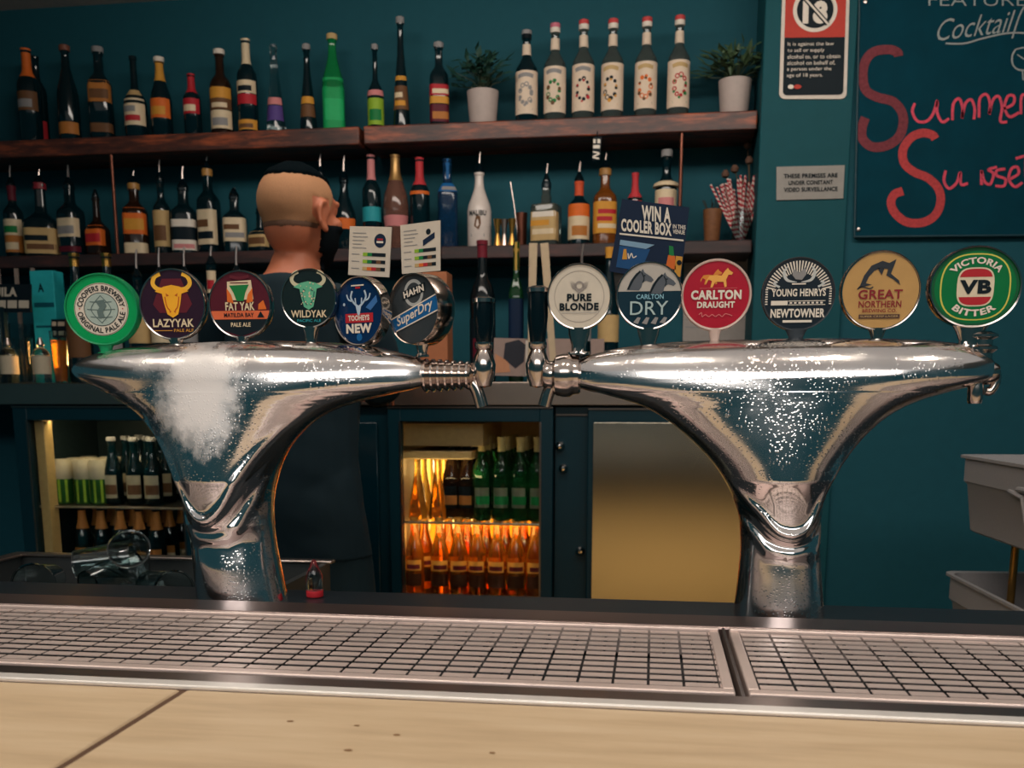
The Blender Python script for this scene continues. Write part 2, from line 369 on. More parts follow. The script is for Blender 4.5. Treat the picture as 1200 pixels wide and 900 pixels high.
shelf(-3.2, -0.70, 1.756, S2, SHD, 'lower back shelf board left of and behind the bartender')
shelf(-0.694, 0.29, 1.756, S2, SHD, 'lower back shelf board at right, under the straws and candle')

# ------------------------------------------------------------------ fridges under the back counter
FR = M('fridge_black', (4, 42, 52), 0.4, spec=0.3); FRS = M('fridge_trim', (120, 112, 106), 0.3, 1.0)
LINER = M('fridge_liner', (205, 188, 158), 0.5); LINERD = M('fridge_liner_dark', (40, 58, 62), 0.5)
WIRE = M('shelf_wire', (196, 186, 168), 0.3, 0.8)
PANE = M('door_glass', (236, 240, 238), 0.0, trans=1.0, ior=1.05, spec=0.3)
def fridge(x0, x1, label, liner, shelves, lamp, bar_w, yd=3.38):
    t = thing('bottle_fridge', label, 'fridge', ((x0+x1)/2, 3.0, 0)); o = t.location; zt, zb, yf = 1.288, 0.05, 2.95
    m = MB(FR); k = 0.02
    m.box((x0, yf, zb), (x0+k, yd, zt)); m.box((x1-k, yf, zb), (x1, yd, zt)); m.box((x0+k, yf, zt-k), (x1-k, yd, zt)); m.box((x0+k, yf, zb), (x1-k, yd, 0.5)); m.box((x0+k, yd-0.01, 0.5), (x1-k, yd, zt-k))
    m.build('cabinet', t, org=o)
    m = MB(liner); q = k+0.004
    m.box((x0+k, yf+0.02, 0.5), (x0+q, yd-0.01, zt-k)); m.box((x1-q, yf+0.02, 0.5), (x1-k, yd-0.01, zt-k)); m.box((x0+q, yd-0.016, 0.5), (x1-q, yd-0.01, zt-k)); m.box((x0+q, yf+0.02, 0.5), (x1-q, yd-0.016, 0.505)); m.box((x0+q, yf+0.02, zt-q), (x1-q, yd-0.016, zt-k))
    m.build('liner', t, org=o)
    for z in shelves:
        m = MB(WIRE); ya, yb = yf+0.03, yd-0.02
        for y in (ya, yb): m.tube([(x0+q, y, z), (x1-q, y, z)], 0.004, 8)
        n = int((x1-x0-2*q)/0.024)
        for i in range(1, n): 
            x = x0+q+(x1-x0-2*q)*i/n; m.tube([(x, ya, z+0.001), (x, yb, z+0.001)], 0.0022, 6)
        m.build('wire_shelf', t, org=o)
    d = MB(FR); b = bar_w
    d.box((x0, yf-0.03, 0.35), (x0+b, yf-0.001, zt)); d.box((x1-b, yf-0.03, 0.35), (x1, yf-0.001, zt)); d.box((x0+b, yf-0.03, zt-0.045), (x1-b, yf-0.001, zt)); d.box((x0+b, yf-0.03, 0.35), (x1-b, yf-0.001, 0.42))
    do = d.build('door', t, org=o, bevel=0.002)
    m = MB(FRS); e = 0.005
    m.box((x0+b-e, yf-0.033, 0.42), (x0+b, yf-0.03, zt-0.045)); m.box((x1-b, yf-0.033, 0.42), (x1-b+e, yf-0.03, zt-0.045)); m.box((x0, yf-0.034, zt-0.004), (x1, yf-0.03, zt))
    m.build('door_trim', do, org=o)
    m = MB(PANE); m.box((x0+b, yf-0.018, 0.42), (x1-b, yf-0.014, zt-0.045)); m.build('pane', do, org=o)
    return t
FM0, FM1 = -0.806, -0.297
fm = fridge(FM0, FM1, 'black glass-door fridge glowing orange, between the two towers', LINER, (0.925,), True, 0.040)
m = MB(M('fridge_light_box', (190, 160, 110), 0.4)); m.box((FM0+0.03, 2.99, 1.165), (FM0+0.285, 3.36, 1.235)); m.box((FM0+0.03, 2.985, 1.125), (FM0+0.25, 3.36, 1.150)); m.build('duct', fm, org=fm.location, bevel=0.003)
m = MB(M('fridge_lamp_tube', (255, 170, 70), 0.4, emit=3)); m.tube([(FM0+0.032, 3.34, 0.60), (FM0+0.032, 3.34, 1.11)], 0.006); m.build('lamp_tube', fm, org=fm.location)
def fridge_area(loc, tgt, sx, sy, pw, c=(1.0, 0.60, 0.16)): return area('fridge_lamp_and_fill', loc, tgt, sx, sy, pw, c)
fridge_area((FM0+0.26, 3.345, 0.81), (FM0+0.26, 2.9, 0.80), 0.44, 0.20, 0.95); fridge_area((FM0+0.12, 3.345, 1.03), (FM0+0.12, 2.9, 1.0), 0.2, 0.14, 0.42, (1.0, 0.72, 0.30)); fridge_area((FM0+0.16, 2.982, 1.07), (FM0+0.16, 3.03, 1.2), 0.24, 0.02, 0.22, (1.0, 0.72, 0.34)); fridge_area((FM0+0.25, 2.985, 0.90), (FM0+0.25, 3.2, 0.70), 0.4, 0.02, 1.1)  # rear pair gives the fridge glow; front pair is added fill, facing away
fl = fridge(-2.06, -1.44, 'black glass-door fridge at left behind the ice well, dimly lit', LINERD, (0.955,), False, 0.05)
m = MB(M('pale_door_seal', (190, 160, 105), 0.4)); m.box((-2.008, 2.952, 0.51), (-1.975, 3.0, 1.24)); m.build('door_seal', fl, org=fl.location, bevel=0.003)
fridge_area((-1.80, 2.985, 1.24), (-1.80, 3.2, 0.8), 0.4, 0.02, 0.5, (1.0, 0.78, 0.45))  # added fill inside the dim fridge, turned away from view
# plain dark fridge behind the bartender
t = thing('bottle_fridge', 'closed dark fridge cabinet behind the bartender', 'fridge', (-1.12, 3.0, 0)); m = MB(FR); m.box((-1.435, 2.95, 0.05), (-0.812, 3.38, 1.288)); m.build('cabinet', t, org=t.location, bevel=0.004)
m = MB(M('dark_door_glass', (4, 36, 46), 0.12)); m.box((-1.40, 2.935, 0.35), (-0.845, 2.949, 1.24)); m.build('door', t, org=t.location, bevel=0.003)
# steel door fridge
def anis():
    m = M('brushed_door_steel', (182, 178, 162), 0.22, 1.0, var=0.06, scale=3)
    nt = m.node_tree; nt.nodes['Principled BSDF'].inputs['Anisotropic'].default_value = 0.4; return m
t = thing('steel_fridge', 'fridge with a brushed stainless steel door, behind the right tower', 'fridge', (0.05, 3.0, 0)); o = t.location
m = MB(FR); m.box((-0.292, 2.95, 0.05), (0.292, 3.38, 1.288)); m.build('cabinet', t, org=o)
m = MB(FR); m.box((-0.192, 2.92, 0.35), (0.288, 2.949, 1.284)); d = m.build('door', t, org=o, bevel=0.003)
m = MB(anis()); m.box((-0.176, 2.914, 0.40), (0.272, 2.92, 1.243)); m.build('steel_panel', d, org=o, bevel=0.002)
m = MB(FRS); m.box((-0.192, 2.916, 1.280), (0.288, 2.92, 1.284)); m.box((-0.292, 2.946, 1.262), (-0.196, 2.95, 1.266)); m.build('door_trim', d, org=o)
for x, y in ((656, 523), (660, 549), (680, 646)):
    c = P(x, y, 2.94); m = MB(CHROME); m.lathe([(0.014, 0.009), (0.014, 0), (0.011, -0.004), (0.006, -0.012), (0.0, -0.013)], 16, c, 'y'); m.build('lock', t, org=o)
m = MB(M('kick_strip', (120, 108, 100), 0.4, 1.0)); m.box((-0.292, 2.90, 0.62), (0.29, 2.945, 0.66)); m.build('kick_strip', t, org=o)

# ------------------------------------------------------------------ beer towers
TY = 1.28
LV_L = [(400, 272, 330), (401, 250, 350), (402, 225, 372), (404, 185, 402), (408, 145, 434), (413, 117, 460), (419, 99, 484), (426, 88, 502), (433, 84, 507), (440, 87, 508), (447, 97, 507), (454, 114, 500), (460, 126, 470), (466, 137, 436), (475, 153, 402), (485, 167, 379), (500, 182, 358), (520, 196, 340), (545, 207, 327), (575, 217, 319), (605, 222, 318), (640, 228, 322), (675, 232, 329), (716, 237, 338)]
LV_R = [(397, 900, 990), (398, 872, 1012), (399, 838, 1046), (401, 790, 1090), (405, 745, 1122), (410, 714, 1140), (416, 690, 1153), (423, 674, 1163), (431, 667, 1168), (440, 665, 1169), (448, 667, 1160), (455, 676, 1132), (461, 700, 1103), (468, 737, 1078), (477, 757, 1057), (487, 775, 1039), (500, 792, 1022), (520, 815, 1002), (545, 838, 983), (575, 856, 968), (605, 866, 962), (640, 868, 961), (680, 864, 963), (728, 858, 967)]
VL = [(60, 436), (84, 441), (100, 452), (130, 468), (160, 485), (190, 508), (215, 545), (235, 588), (247, 604), (262, 611), (278, 604), (290, 588), (305, 560), (325, 530), (350, 505), (380, 485), (420, 470), (460, 461), (507, 449), (530, 447)]
VR = [(640, 448), (667, 452), (700, 460), (737, 474), (770, 494), (800, 520), (830, 550), (860, 580), (885, 603), (900, 620), (915, 626), (930, 626), (945, 618), (957, 596), (970, 570), (995, 535), (1025, 505), (1060, 482), (1100, 464), (1140, 450), (1168, 442), (1190, 440)]
def interp(tab, x, k):
    if x <= tab[0][0]: return tab[0][k]
    for a, b in zip(tab, tab[1:]):
        if x <= b[0]:
            t = (x-a[0])/(b[0]-a[0]); return a[k]+(b[k]-a[k])*t
    return tab[-1][k]
def smooth(a, b, x): t = min(1, max(0, (x-a)/(b-a))); return t*t*(3-2*t)
def tower(name, LV, V, label, frost, ends):
    ytop, ybot = LV[0][0], LV[-1][0]; ymid = 446; xc = (LV[-1][1]+LV[-1][2])/2
    base = P(xc, ybot, TY); base.z = 1.035
    t = thing('beer_tower', label, 'beer tower', base, 0, 'chrome beer towers on the bar')
    ys = []; y = ytop
    while y < ybot: ys.append(y); y += 0.35 if y < 404 else (0.8 if y < 480 else 1.6 if y < 640 else 5)
    ys.append(ybot)
    sm = []
    for y in ys:                                             # smoothed silhouette
        k = 0.0 if y < 412 else 5.0 if y < 460 else 9.0
        pts = [(interp(LV, y+d*k, 1), interp(LV, y+d*k, 2)) for d in (-1, -0.5, 0, 0.5, 1)]
        sm.append((sum(p[0] for p in pts)/5, sum(p[1] for p in pts)/5))
    rs = []; N = 160
    for y, (xl, xr) in zip(ys, sm):
        A = P(xl, y, TY); B = P(xr, y, TY); a = (B.x-A.x)/2; cx = (A.x+B.x)/2; z = A.z
        yc = ymid+4.2; h0 = yc-ytop+0.6; tm = (yc-ymid)/h0; s0 = 0.060*tm/(h0*math.sqrt(1-tm*tm))
        if y < ymid: b = 0.060*math.sqrt(max(0.02, 1-((yc-y)/h0)**2))
        else: b = 0.060*math.sqrt(1-tm*tm) + s0*200*(1-math.exp(-(y-ymid)/200)) - 0.021*smooth(585, 634, y) + 0.020*max(0, (y-618)/(ybot-618))
        ring = []
        for j in range(N):
            th = 2*math.pi*j/N; ct, s_ = math.cos(th), math.sin(th)
            # ends stay round, front and back flatten a little
            x = cx+a*ct; bb = min(b, a*0.98 if y > 500 else b); yy = bb*s_
            if s_ < 0:
                u = (x-base.x); pxx = xl+(xr-xl)*(ct+1)/2
                vy = sum(interp(V, pxx+q, 1) for q in (-8, -4, 0, 4, 8))/5; vs = (interp(V, pxx+8, 1)-interp(V, pxx-8, 1))/16
                d = (vy-y)/math.sqrt(1+vs*vs); wgt = smooth(0.0, 0.35, -s_)
                h = 0.0055*smooth(-3.0, 2.0, d) + 0.0055*math.exp(-((d-6)/5.0)**2) - 0.0022*math.exp(-((d+9)/3.0)**2) + 0.0018*math.exp(-((d+17)/4)**2) - 0.002*smooth(18, 26, -d)
                yy -= h*wgt*smooth(ymid-20, ymid+95, y)
            ring.append((x, TY+yy, z))
        rs.append(ring)
    m = MB(chrome_mat(name+'_chrome', frost, P(258, 465, TY)-base if name == 'left' else None, 0.075)); m.rings(rs); m.build('body', t, org=base, angle=60)
    return t, base
tl, bl = tower('left', LV_L, VL, 'left chrome beer tower with a frosted patch on its flared head', 0.42, 0)
tr, br = tower('right', LV_R, VR, 'right chrome beer tower with a cleaner flared head and beaded drops', 0.16, 0)
SAT = M('tap_chrome', (200, 188, 180), 0.14, 1.0)
def px_tube(pts, r, Y=TY): return [P(x, y, Y) for x, y in pts]
# left tower: ribbed collar, tap and spout at its right end
m = MB(SAT); prof = []
x0, x1 = P(496, 440, TY).x, P(553, 440, TY).x; z = P(525, 440, TY).z; n = 7
prof = [(0.0, 0), (0.0185, 0)]
for i in range(n):
    a = (x1-x0)*(i+0.15)/n; prof += [(0.0205-0.0006*i, a), (0.0222-0.0006*i, a+0.002), (0.0222-0.0006*i, a+0.0045), (0.0185-0.0006*i, a+0.0062)]
prof += [(0.0165, x1-x0), (0.009, x1-x0+0.004), (0.008, x1-x0+0.022), (0, x1-x0+0.022)]
m.lathe(prof, 32, (x0, TY, z), 'x'); m.build('collar', tl, org=bl)
def spout(t, b, pts, r):
    m = MB(SAT); q = [P(x, y, TY+0.0) for x, y in pts]; m.tube(spline([tuple(p) for p in q], 5), r, 14); return m.build('spout', t, org=b)
spout(tl, bl, [(548, 444), (556, 452), (561, 463), (565, 477)], 0.0085)
def tap_body(t, b, x, y):
    c = P(x, y, TY); m = MB(SAT); m.lathe([(0, -0.030), (0.010, -0.028), (0.015, -0.012), (0.016, 0.0), (0.012, 0.012), (0.009, 0.018), (0.012, 0.022), (0.012, 0.028), (0, 0.028)], 24, c); return m.build('tap_body', t, org=b)
def handle(t, b, x, yb, yt):
    c = P(x, yb, TY); h = P(x, yt, TY).z-c.z
    m = MB(GLOSSBLK); m.lathe([(0, 0), (0.008, 0), (0.010, 0.01), (0.0135, h*0.55), (0.0125, h-0.004), (0, h-0.004)], 24, c); o = m.build('handle', t, org=b)
    m = MB(SAT); m.lathe([(0.0, h-0.005), (0.0142, h-0.005), (0.0142, h), (0.008, h+0.003), (0, h+0.003)], 24, c); m.build('handle_cap', o, org=b)
tap_body(tl, bl, 567, 427); handle(tl, bl, 567, 410, 350)
# right tower: ring, tap and spout at its left end; tap stem and spout at its right end
m = MB(SAT); c = P(668, 440, TY); m.lathe([(0.016, -0.034), (0.0185, -0.03), (0.0185, -0.022), (0.0255, -0.018), (0.0275, -0.010), (0.0275, 0.0), (0.0245, 0.004), (0.0235, 0.012), (0.021, 0.014)], 36, c, 'x'); m.build('collar', tr, org=br)
tap_body(tr, br, 630, 427); handle(tr, br, 630, 410, 338)
m = MB(SAT); c0 = P(630, 430, TY); m.tube([c0, P(652, 437, TY)], 0.009, 14); m.build('tap_joint', tr, org=br)
spout(tr, br, [(654, 444), (647, 452), (642, 462), (638, 476)], 0.0085)
c = P(1150, 410, TY)
m = MB(SAT); m.lathe([(0, -0.03), (0.012, -0.03), (0.013, -0.004), (0.018, 0.0), (0.018, 0.003), (0.012, 0.006), (0.012, 0.012), (0.018, 0.015), (0.018, 0.018), (0.010, 0.022), (0, 0.022)], 24, c); m.build('tap_stem', tr, org=br)
m = MB(SAT); c = P(1157, 437, TY); m.lathe([(0, -0.016), (0.010, -0.014), (0.0145, -0.004), (0.0145, 0.004), (0.010, 0.012), (0, 0.014)], 24, c, 'x'); m.build('end_cap', tr, org=br)
m = MB(SAT); c = P(1142, 473, TY); m.lathe([(0, 0), (0.0075, 0), (0.009, 0.004), (0.0095, 0.02), (0.0075, 0.028), (0.0075, 0.045), (0, 0.045)], 20, c); m.build('spout', tr, org=br)
m = MB(SAT); q = [P(x, y, TY) for x, y in ((1158, 425), (1166, 432), (1168, 446), (1161, 458), (1155, 458))]; m.tube(spline([tuple(p) for p in q], 5), 0.0052, 12); m.build('lever', tr, org=br)
# ------------------------------------------------------------------ round beer badges on the towers
BY = 1.276
RIM = M('badge_rim_chrome', (205, 192, 182), 0.12, 1.0)
def badge(cx, cy, d, ys, label, face, rim=RIM, rz=0.0, th=0.012, rimw=0.07, ysq=1.0, stem_w=0.10, tail=0.0, rimdepth=None):
    c = P(cx, cy, BY); R = d/2/ppm(c)
    t = thing('tap_badge', label, 'beer badge', c, rz, 'round beer badges on the towers')
    m = MB(rim); k = R; h = th/2
    m.lathe([(k*(1-rimw), -h*0.7), (k*(1-rimw*0.8), -h), (k*(1-rimw*0.3), -h*1.05), (k, -h*0.6), (k, h*0.8), (k*0.96, h), (0, h)], 64, (0, 0, 0), 'y')
    if ysq != 1: m.v = [(x, y, z*ysq) for x, y, z in m.v]
    m.build('rim', t)
    zb = P(cx, ys, BY).z-c.z-0.006; m = MB(rim); w_ = R*stem_w*2
    zt = -R*ysq*0.93
    prof = [(zt-0.0, R*0.34 if tail else w_*1.25), (zt-0.25*(zt-zb), w_*(1.0)), (zb+0.35*(zt-zb), w_*0.72), (zb+0.004, w_*0.72), (zb+0.003, w_*1.15), (zb, w_*1.15)]
    rs = []
    for z, a in prof:
        b = min(a, 0.007); rs.append([(a*math.cos(q*math.pi/10), b*math.sin(q*math.pi/10), z) for q in range(20)])
    m.rings(rs[::-1]); m.build('stem', t)
    mf = lambda u, v, l: (u*R*0.94, -h*0.72-l*0.00035, v*R*0.94*ysq)
    f = MB(face); f.disc(0, 0, 1.0, mf, 0, 64)
    return t, f, mf
def fin(t, f, parts):
    fo = f.build('badge_face', t)
    for nm, mb in parts: mb.build(nm, fo)

def bull(mb, s, cv, head, horn, mf, deep):
    mb.use(horn)
    for q in (-1, 1): mb.ribbon([(q*0.20*s, cv+0.22*s), (q*0.50*s, cv+0.24*s), (q*0.68*s, cv+0.42*s), (q*0.60*s, cv+0.66*s), (q*0.40*s, cv+0.76*s)], 0.15*s, mf, 2, taper=False)
    mb.use(head)
    mb.poly([(-0.30*s, cv+0.32*s), (0, cv+0.38*s), (0.30*s, cv+0.32*s), (0.62*s, cv+0.16*s), (0.36*s, cv+0.08*s), (0.30*s, cv-0.25*s), (0.20*s, cv-0.62*s), (0.0, cv-0.74*s), (-0.20*s, cv-0.62*s), (-0.30*s, cv-0.25*s), (-0.36*s, cv+0.08*s), (-0.62*s, cv+0.16*s)], mf, 3)
    mb.use(deep)
    for q in (-1, 1):
        mb.poly([(q*0.10*s, cv+0.02*s), (q*0.22*s, cv+0.10*s), (q*0.20*s, cv-0.02*s)], mf, 4); mb.poly([(q*0.04*s, cv-0.52*s), (q*0.13*s, cv-0.46*s), (q*0.10*s, cv-0.58*s)], mf, 4)
        mb.ribbon([(q*0.26*s, cv-0.02*s), (q*0.20*s, cv-0.35*s), (q*0.10*s, cv-0.48*s)], 0.04*s, mf, 4)

# 1 green badge with a globe
t, f, mf = badge(121, 363, 88, 411, 'green round badge with white ring of lettering, leftmost of all', col('badge_green', (14, 150, 84), 0.25), col('badge_green_edge', (30, 140, 90), 0.2), rz=0.12, ysq=0.94, th=0.016)
f.use(col('badge_paper', (214, 202, 186))); f.disc(-0.0, 0.0, 0.77, mf, 1); f.use(INK); f.annulus(0, 0, 0.745, 0.757, mf, 2); f.annulus(0, 0, 0.47, 0.49, mf, 2)
f.use(col('globe_grey', (160, 176, 168))); f.disc(0, 0, 0.47, mf, 2)
L = MB(INK); L.text('COOPERS BREWERY', 0, 0, 1.78, 0.16, mf, 3, 0.02, arc=0.615); L.text('ORIGINAL PALE ALE', 0, 0, 1.78, 0.16, mf, 3, 0.02, arc=-0.615)
L.use(RED); L.disc(-0.615, 0.02, 0.02, mf, 3, 10); L.disc(0.615, 0.02, 0.02, mf, 3, 10)
E_ = MB(col('globe_dark', (92, 110, 108)))
for q in (-0.22, 0, 0.22): E_.ribbon([(-0.40+abs(q)*0.4, q), (0, q-0.02), (0.40-abs(q)*0.4, q)], 0.025, mf, 3)
for q in (-0.25, 0.25): E_.ribbon([(0, 0.40), (q, 0.1), (q, -0.1), (0, -0.40)], 0.022, mf, 3)
E_.poly([(-0.14, 0.24), (0.10, 0.28), (0.16, 0.10), (0.05, -0.08), (0.10, -0.24), (-0.08, -0.26), (-0.12, -0.05), (-0.04, 0.05)], mf, 4)
fin(t, f, [('lettering', L), ('emblem', E_)])
# 2 dark badge, golden bull
t, f, mf = badge(204, 357, 82, 404, 'dark round badge with a golden yellow bull head', col('badge_plum', (46, 30, 46), 0.25), rz=0.03)
f.use(MAROON); f.poly([(-0.62, 0.0), (-0.42, -0.25), (0.42, -0.25), (0.62, 0.0), (0.30, 0.75), (-0.30, 0.75)], mf, 1)
E_ = MB(); bull(E_, 0.86, 0.24, col('bull_gold', (240, 172, 44)), col('horn_gold', (236, 180, 60)), mf, col('bull_orange', (190, 92, 30)))
L = MB(CREAM); L.text('LAZYYAK', 0, -0.55, 1.30, 0.24, mf, 3, 0.025); L.use(GOLD); L.text('PALE ALE', 0.32, -0.77, 0.62, 0.09, mf, 3, 0.01); L.rect(-0.62, -0.785, -0.04, -0.765, mf, 3)
fin(t, f, [('lettering', L), ('emblem', E_)])
# 3 maroon badge, man with a beard
t, f, mf = badge(283, 357, 78, 403, 'maroon round badge with green beard emblem and orange band', col('badge_maroon', (84, 32, 44), 0.25), rz=0.0)
f.use(col('badge_band', (214, 104, 66))); f.poly([(-0.99, -0.20), (0.99, -0.20), (0.90, -0.46), (-0.90, -0.46)], mf, 1); f.use(INK); f.poly([(-0.89, -0.47), (0.89, -0.47), (0.6, -0.80), (0, -0.99), (-0.6, -0.80)], mf, 1)
E_ = MB(CREAM); E_.poly([(-0.40, 0.70), (0.40, 0.74), (0.46, 0.15), (-0.42, 0.12)], mf, 2)
E_.use(MAROON); E_.ribbon([(-0.30, 0.86), (0, 0.80), (0.34, 0.86)], 0.10, mf, 3); E_.ribbon([(-0.3, 0.66), (0.3, 0.66)], 0.03, mf, 3)
E_.use(GREEN); E_.poly([(-0.33, 0.58), (0.33, 0.60), (0.20, 0.36), (0.13, 0.10), (-0.10, 0.10), (-0.20, 0.36)], mf, 3); E_.use(ORANGE); E_.poly([(-0.42, 0.5), (-0.28, 0.3), (-0.2, 0.02), (-0.42, 0.08)], mf, 3); E_.poly([(0.44, 0.5), (0.28, 0.3), (0.2, 0.02), (0.44, 0.08)], mf, 3)
E_.poly([(0.62, 0.0), (0.78, 0.12), (0.88, -0.16), (0.6, -0.17)], mf, 2)
L = MB(CREAM); L.text('FAT YAK', 0, -0.06, 0.98, 0.26, mf, 3, 0.03); L.text('PALE ALE', 0, -0.63, 0.66, 0.13, mf, 3, 0.02); L.use(INK); L.text('MATILDA BAY', -0.05, -0.33, 1.0, 0.13, mf, 3, 0.02); L.poly([(0.56, -0.41), (0.68, -0.22), (0.80, -0.41)], mf, 3)
fin(t, f, [('lettering', L), ('emblem', E_)])
# 4 dark badge, teal bull
t, f, mf = badge(363, 350, 68, 405, 'dark round badge with a pale teal bull head', col('badge_black_green', (22, 38, 40), 0.25), tail=1, stem_w=0.12)
E_ = MB(); bull(E_, 0.90, 0.26, col('bull_teal', (96, 176, 140)), col('horn_cream', (196, 190, 160)), mf, col('bull_dark', (30, 90, 84)))
E_.use(CREAM)
for k in range(26): 
    a, b = R_.uniform(-0.3, 0.3), R_.uniform(-0.25, 0.55); E_.disc(a, b, R_.uniform(0.015, 0.035), mf, 5, 6)
L = MB(CREAM); L.text('WILDYAK', 0, -0.55, 1.36, 0.26, mf, 3, 0.02); L.use(TEALP); L.text('PACIFIC ALE', 0.0, -0.79, 0.90, 0.10, mf, 3, 0.01)
fin(t, f, [('lettering', L), ('emblem', E_)])
# 5 navy badge with stag
t, f, mf = badge(425, 365, 76, 407, 'navy blue round badge with a stag and NEW in white letters', col('badge_navy', (16, 46, 84), 0.2), rz=-0.42, th=0.020, ysq=1.04, rimw=0.06)
E_ = MB(col('stag_white', (176, 196, 214)))
for q in (-1, 1):
    E_.ribbon([(0, 0.12), (q*0.18, 0.24), (q*0.32, 0.42), (q*0.26, 0.62)], 0.07, mf, 2); E_.ribbon([(q*0.22, 0.30), (q*0.42, 0.36), (q*0.50, 0.52)], 0.05, mf, 2); E_.ribbon([(q*0.12, 0.22), (q*0.14, 0.40)], 0.05, mf, 2)
E_.poly([(-0.12, 0.16), (0.12, 0.16), (0.05, -0.10), (0, -0.14), (-0.05, -0.10)], mf, 3); E_.disc(-0.62, 0.22, 0.05, mf, 2, 8); E_.use(col('stag_blue', (60, 110, 170))); E_.poly([(0.3, 0.1), (0.75, 0.45), (0.80, 0.25), (0.5, 0.0)], mf, 2)
E_.use(WHITE); E_.rect(-0.30, 0.76, 0.24, 0.80, mf, 2); E_.use(RED); E_.rect(-0.12, 0.68, 0.08, 0.74, mf, 2); E_.use(BLUE); E_.disc(0, -0.80, 0.12, mf, 2, 16)
L = MB(RED); L.rect(-0.58, -0.35, 0.60, -0.07, mf, 2); L.use(WHITE); L.text('TOOHEYS', 0, -0.21, 0.90, 0.17, mf, 3, 0.04); L.text('NEW', 0, -0.53, 1.10, 0.29, mf, 3, 0.05)
fin(t, f, [('lettering', L), ('emblem', E_)])
# 6 dark badge, blue band, seen at an angle
t, f, mf = badge(494, 363, 80, 413, 'dark round badge with slanted blue band, rightmost on left tower', col('badge_steel', (54, 60, 64), 0.3), rz=-0.50, th=0.034, rimw=0.06, ysq=1.02)
f.use(col('badge_silver_line', (170, 172, 170))); f.annulus(-0.05, 0.48, 0.30, 0.40, mf, 1)
f.use(BLUE); f.poly([(-0.99, -0.28), (0.90, 0.40), (0.99, 0.0), (0.97, -0.06), (-0.86, -0.66)][::-1], mf, 2); f.use(WHITE); f.poly([(-0.99, -0.25), (-0.99, -0.29), (0.90, 0.38), (0.90, 0.42)], mf, 3); f.poly([(-0.84, -0.63), (-0.85, -0.67), (0.97, -0.08), (0.97, -0.04)], mf, 3)
L = MB(WHITE); L.text('SuperDry', 0.0, -0.14, 1.60, 0.36, mf, 4, 0.02, shear=0.25, rot=0.335); L.use(INK); L.poly([(-0.50, 0.28), (0.44, 0.50), (0.44, 0.76), (-0.50, 0.54)], mf, 3); L.use(WHITE); L.text('HAHN', -0.03, 0.52, 0.86, 0.20, mf, 4, 0.04, rot=0.22)
fin(t, f, [('lettering', L)])
# 7 cream badge
t, f, mf = badge(679, 348, 76, 410, 'cream round badge with grey wings, leftmost on the right tower', col('badge_cream', (206, 196, 180), 0.3), tail=1, stem_w=0.16, rz=0.02)
f.use(col('cream_line', (168, 158, 148))); f.annulus(0, 0, 0.80, 0.82, mf, 1)
E_ = MB(col('wing_grey', (150, 142, 136)))
E_.annulus(0, 0.34, 0.09, 0.15, mf, 2, 24)
for q in (-1, 1):
    for k in range(4): E_.poly([(q*0.10, 0.20+k*0.05), (q*(0.22+0.02*k), 0.26+k*0.08), (q*(0.27+0.03*k), 0.34+0.07*k), (q*0.13, 0.26+0.05*k)], mf, 2)
E_.poly([(-0.16, 0.22), (0.16, 0.22), (0, 0.10)], mf, 2)
L = MB(INK); L.text('PURE', 0, -0.03, 0.80, 0.24, mf, 3, 0.045); L.text('BLONDE', 0, -0.32, 1.28, 0.24, mf, 3, 0.045); L.use(GREY); L.rect(-0.58, -0.53, 0.58, -0.515, mf, 3)
fin(t, f, [('lettering', L), ('emblem', E_)])
# 8 half grey half dark badge with horse heads
t, f, mf = badge(761, 347, 78, 406, 'round badge with grey horse heads above dark teal half', col('badge_dark_teal', (20, 48, 62), 0.25), tail=1, stem_w=0.16)
f.use(col('badge_stone', (178, 172, 164))); f.poly([(math.cos(a), math.sin(a)) for a in [math.radians(8+164*i/30) for i in range(31)]], mf, 1)
E_ = MB(col('horse_grey', (84, 90, 98)))
for ox, oy, flp in ((-0.28, 0.48, 1.0), (0.42, 0.36, 1.0)):
    hp = [(-0.48, -0.32), (-0.36, -0.02), (-0.16, 0.24), (0.0, 0.30), (0.06, 0.38), (0.12, 0.26), (0.36, 0.10), (0.44, 0.0), (0.36, -0.08), (0.18, -0.02), (0.06, -0.08), (0.02, -0.24), (-0.06, -0.34)]
    E_.poly([(ox+u*flp*0.92, oy+v*0.92) for u, v in hp], mf, 2)
E_.use(INK)
for ox, oy in ((-0.28, 0.48), (0.42, 0.36)):
    E_.ribbon([(ox-0.40, oy-0.28), (ox-0.22, oy+0.06), (ox-0.02, oy+0.28)], 0.06, mf, 3); E_.ribbon([(ox+0.02, oy+0.24), (ox+0.10, oy+0.06), (ox+0.06, oy-0.08)], 0.03, mf, 3); E_.disc(ox+0.12, oy+0.14, 0.025, mf, 3, 8)
E_.use(GREY)
for k in range(4): E_.poly([(-0.50+k*0.28, -0.86+0.02*abs(k-1.5)), (-0.36+k*0.28, -0.66), (-0.26+k*0.28, -0.68), (-0.34+k*0.28, -0.90+0.02*abs(k-1.5))], mf, 2)
L = MB(col('sky_print', (130, 178, 196))); L.text('CARLTON', 0.02, -0.03, 0.86, 0.15, mf, 4, 0.02); L.use(col('pale_teal', (166, 188, 190))); L.text('DRY', 0.0, -0.38, 1.20, 0.42, mf, 4, 0.0)
fin(t, f, [('lettering', L), ('emblem', E_)])
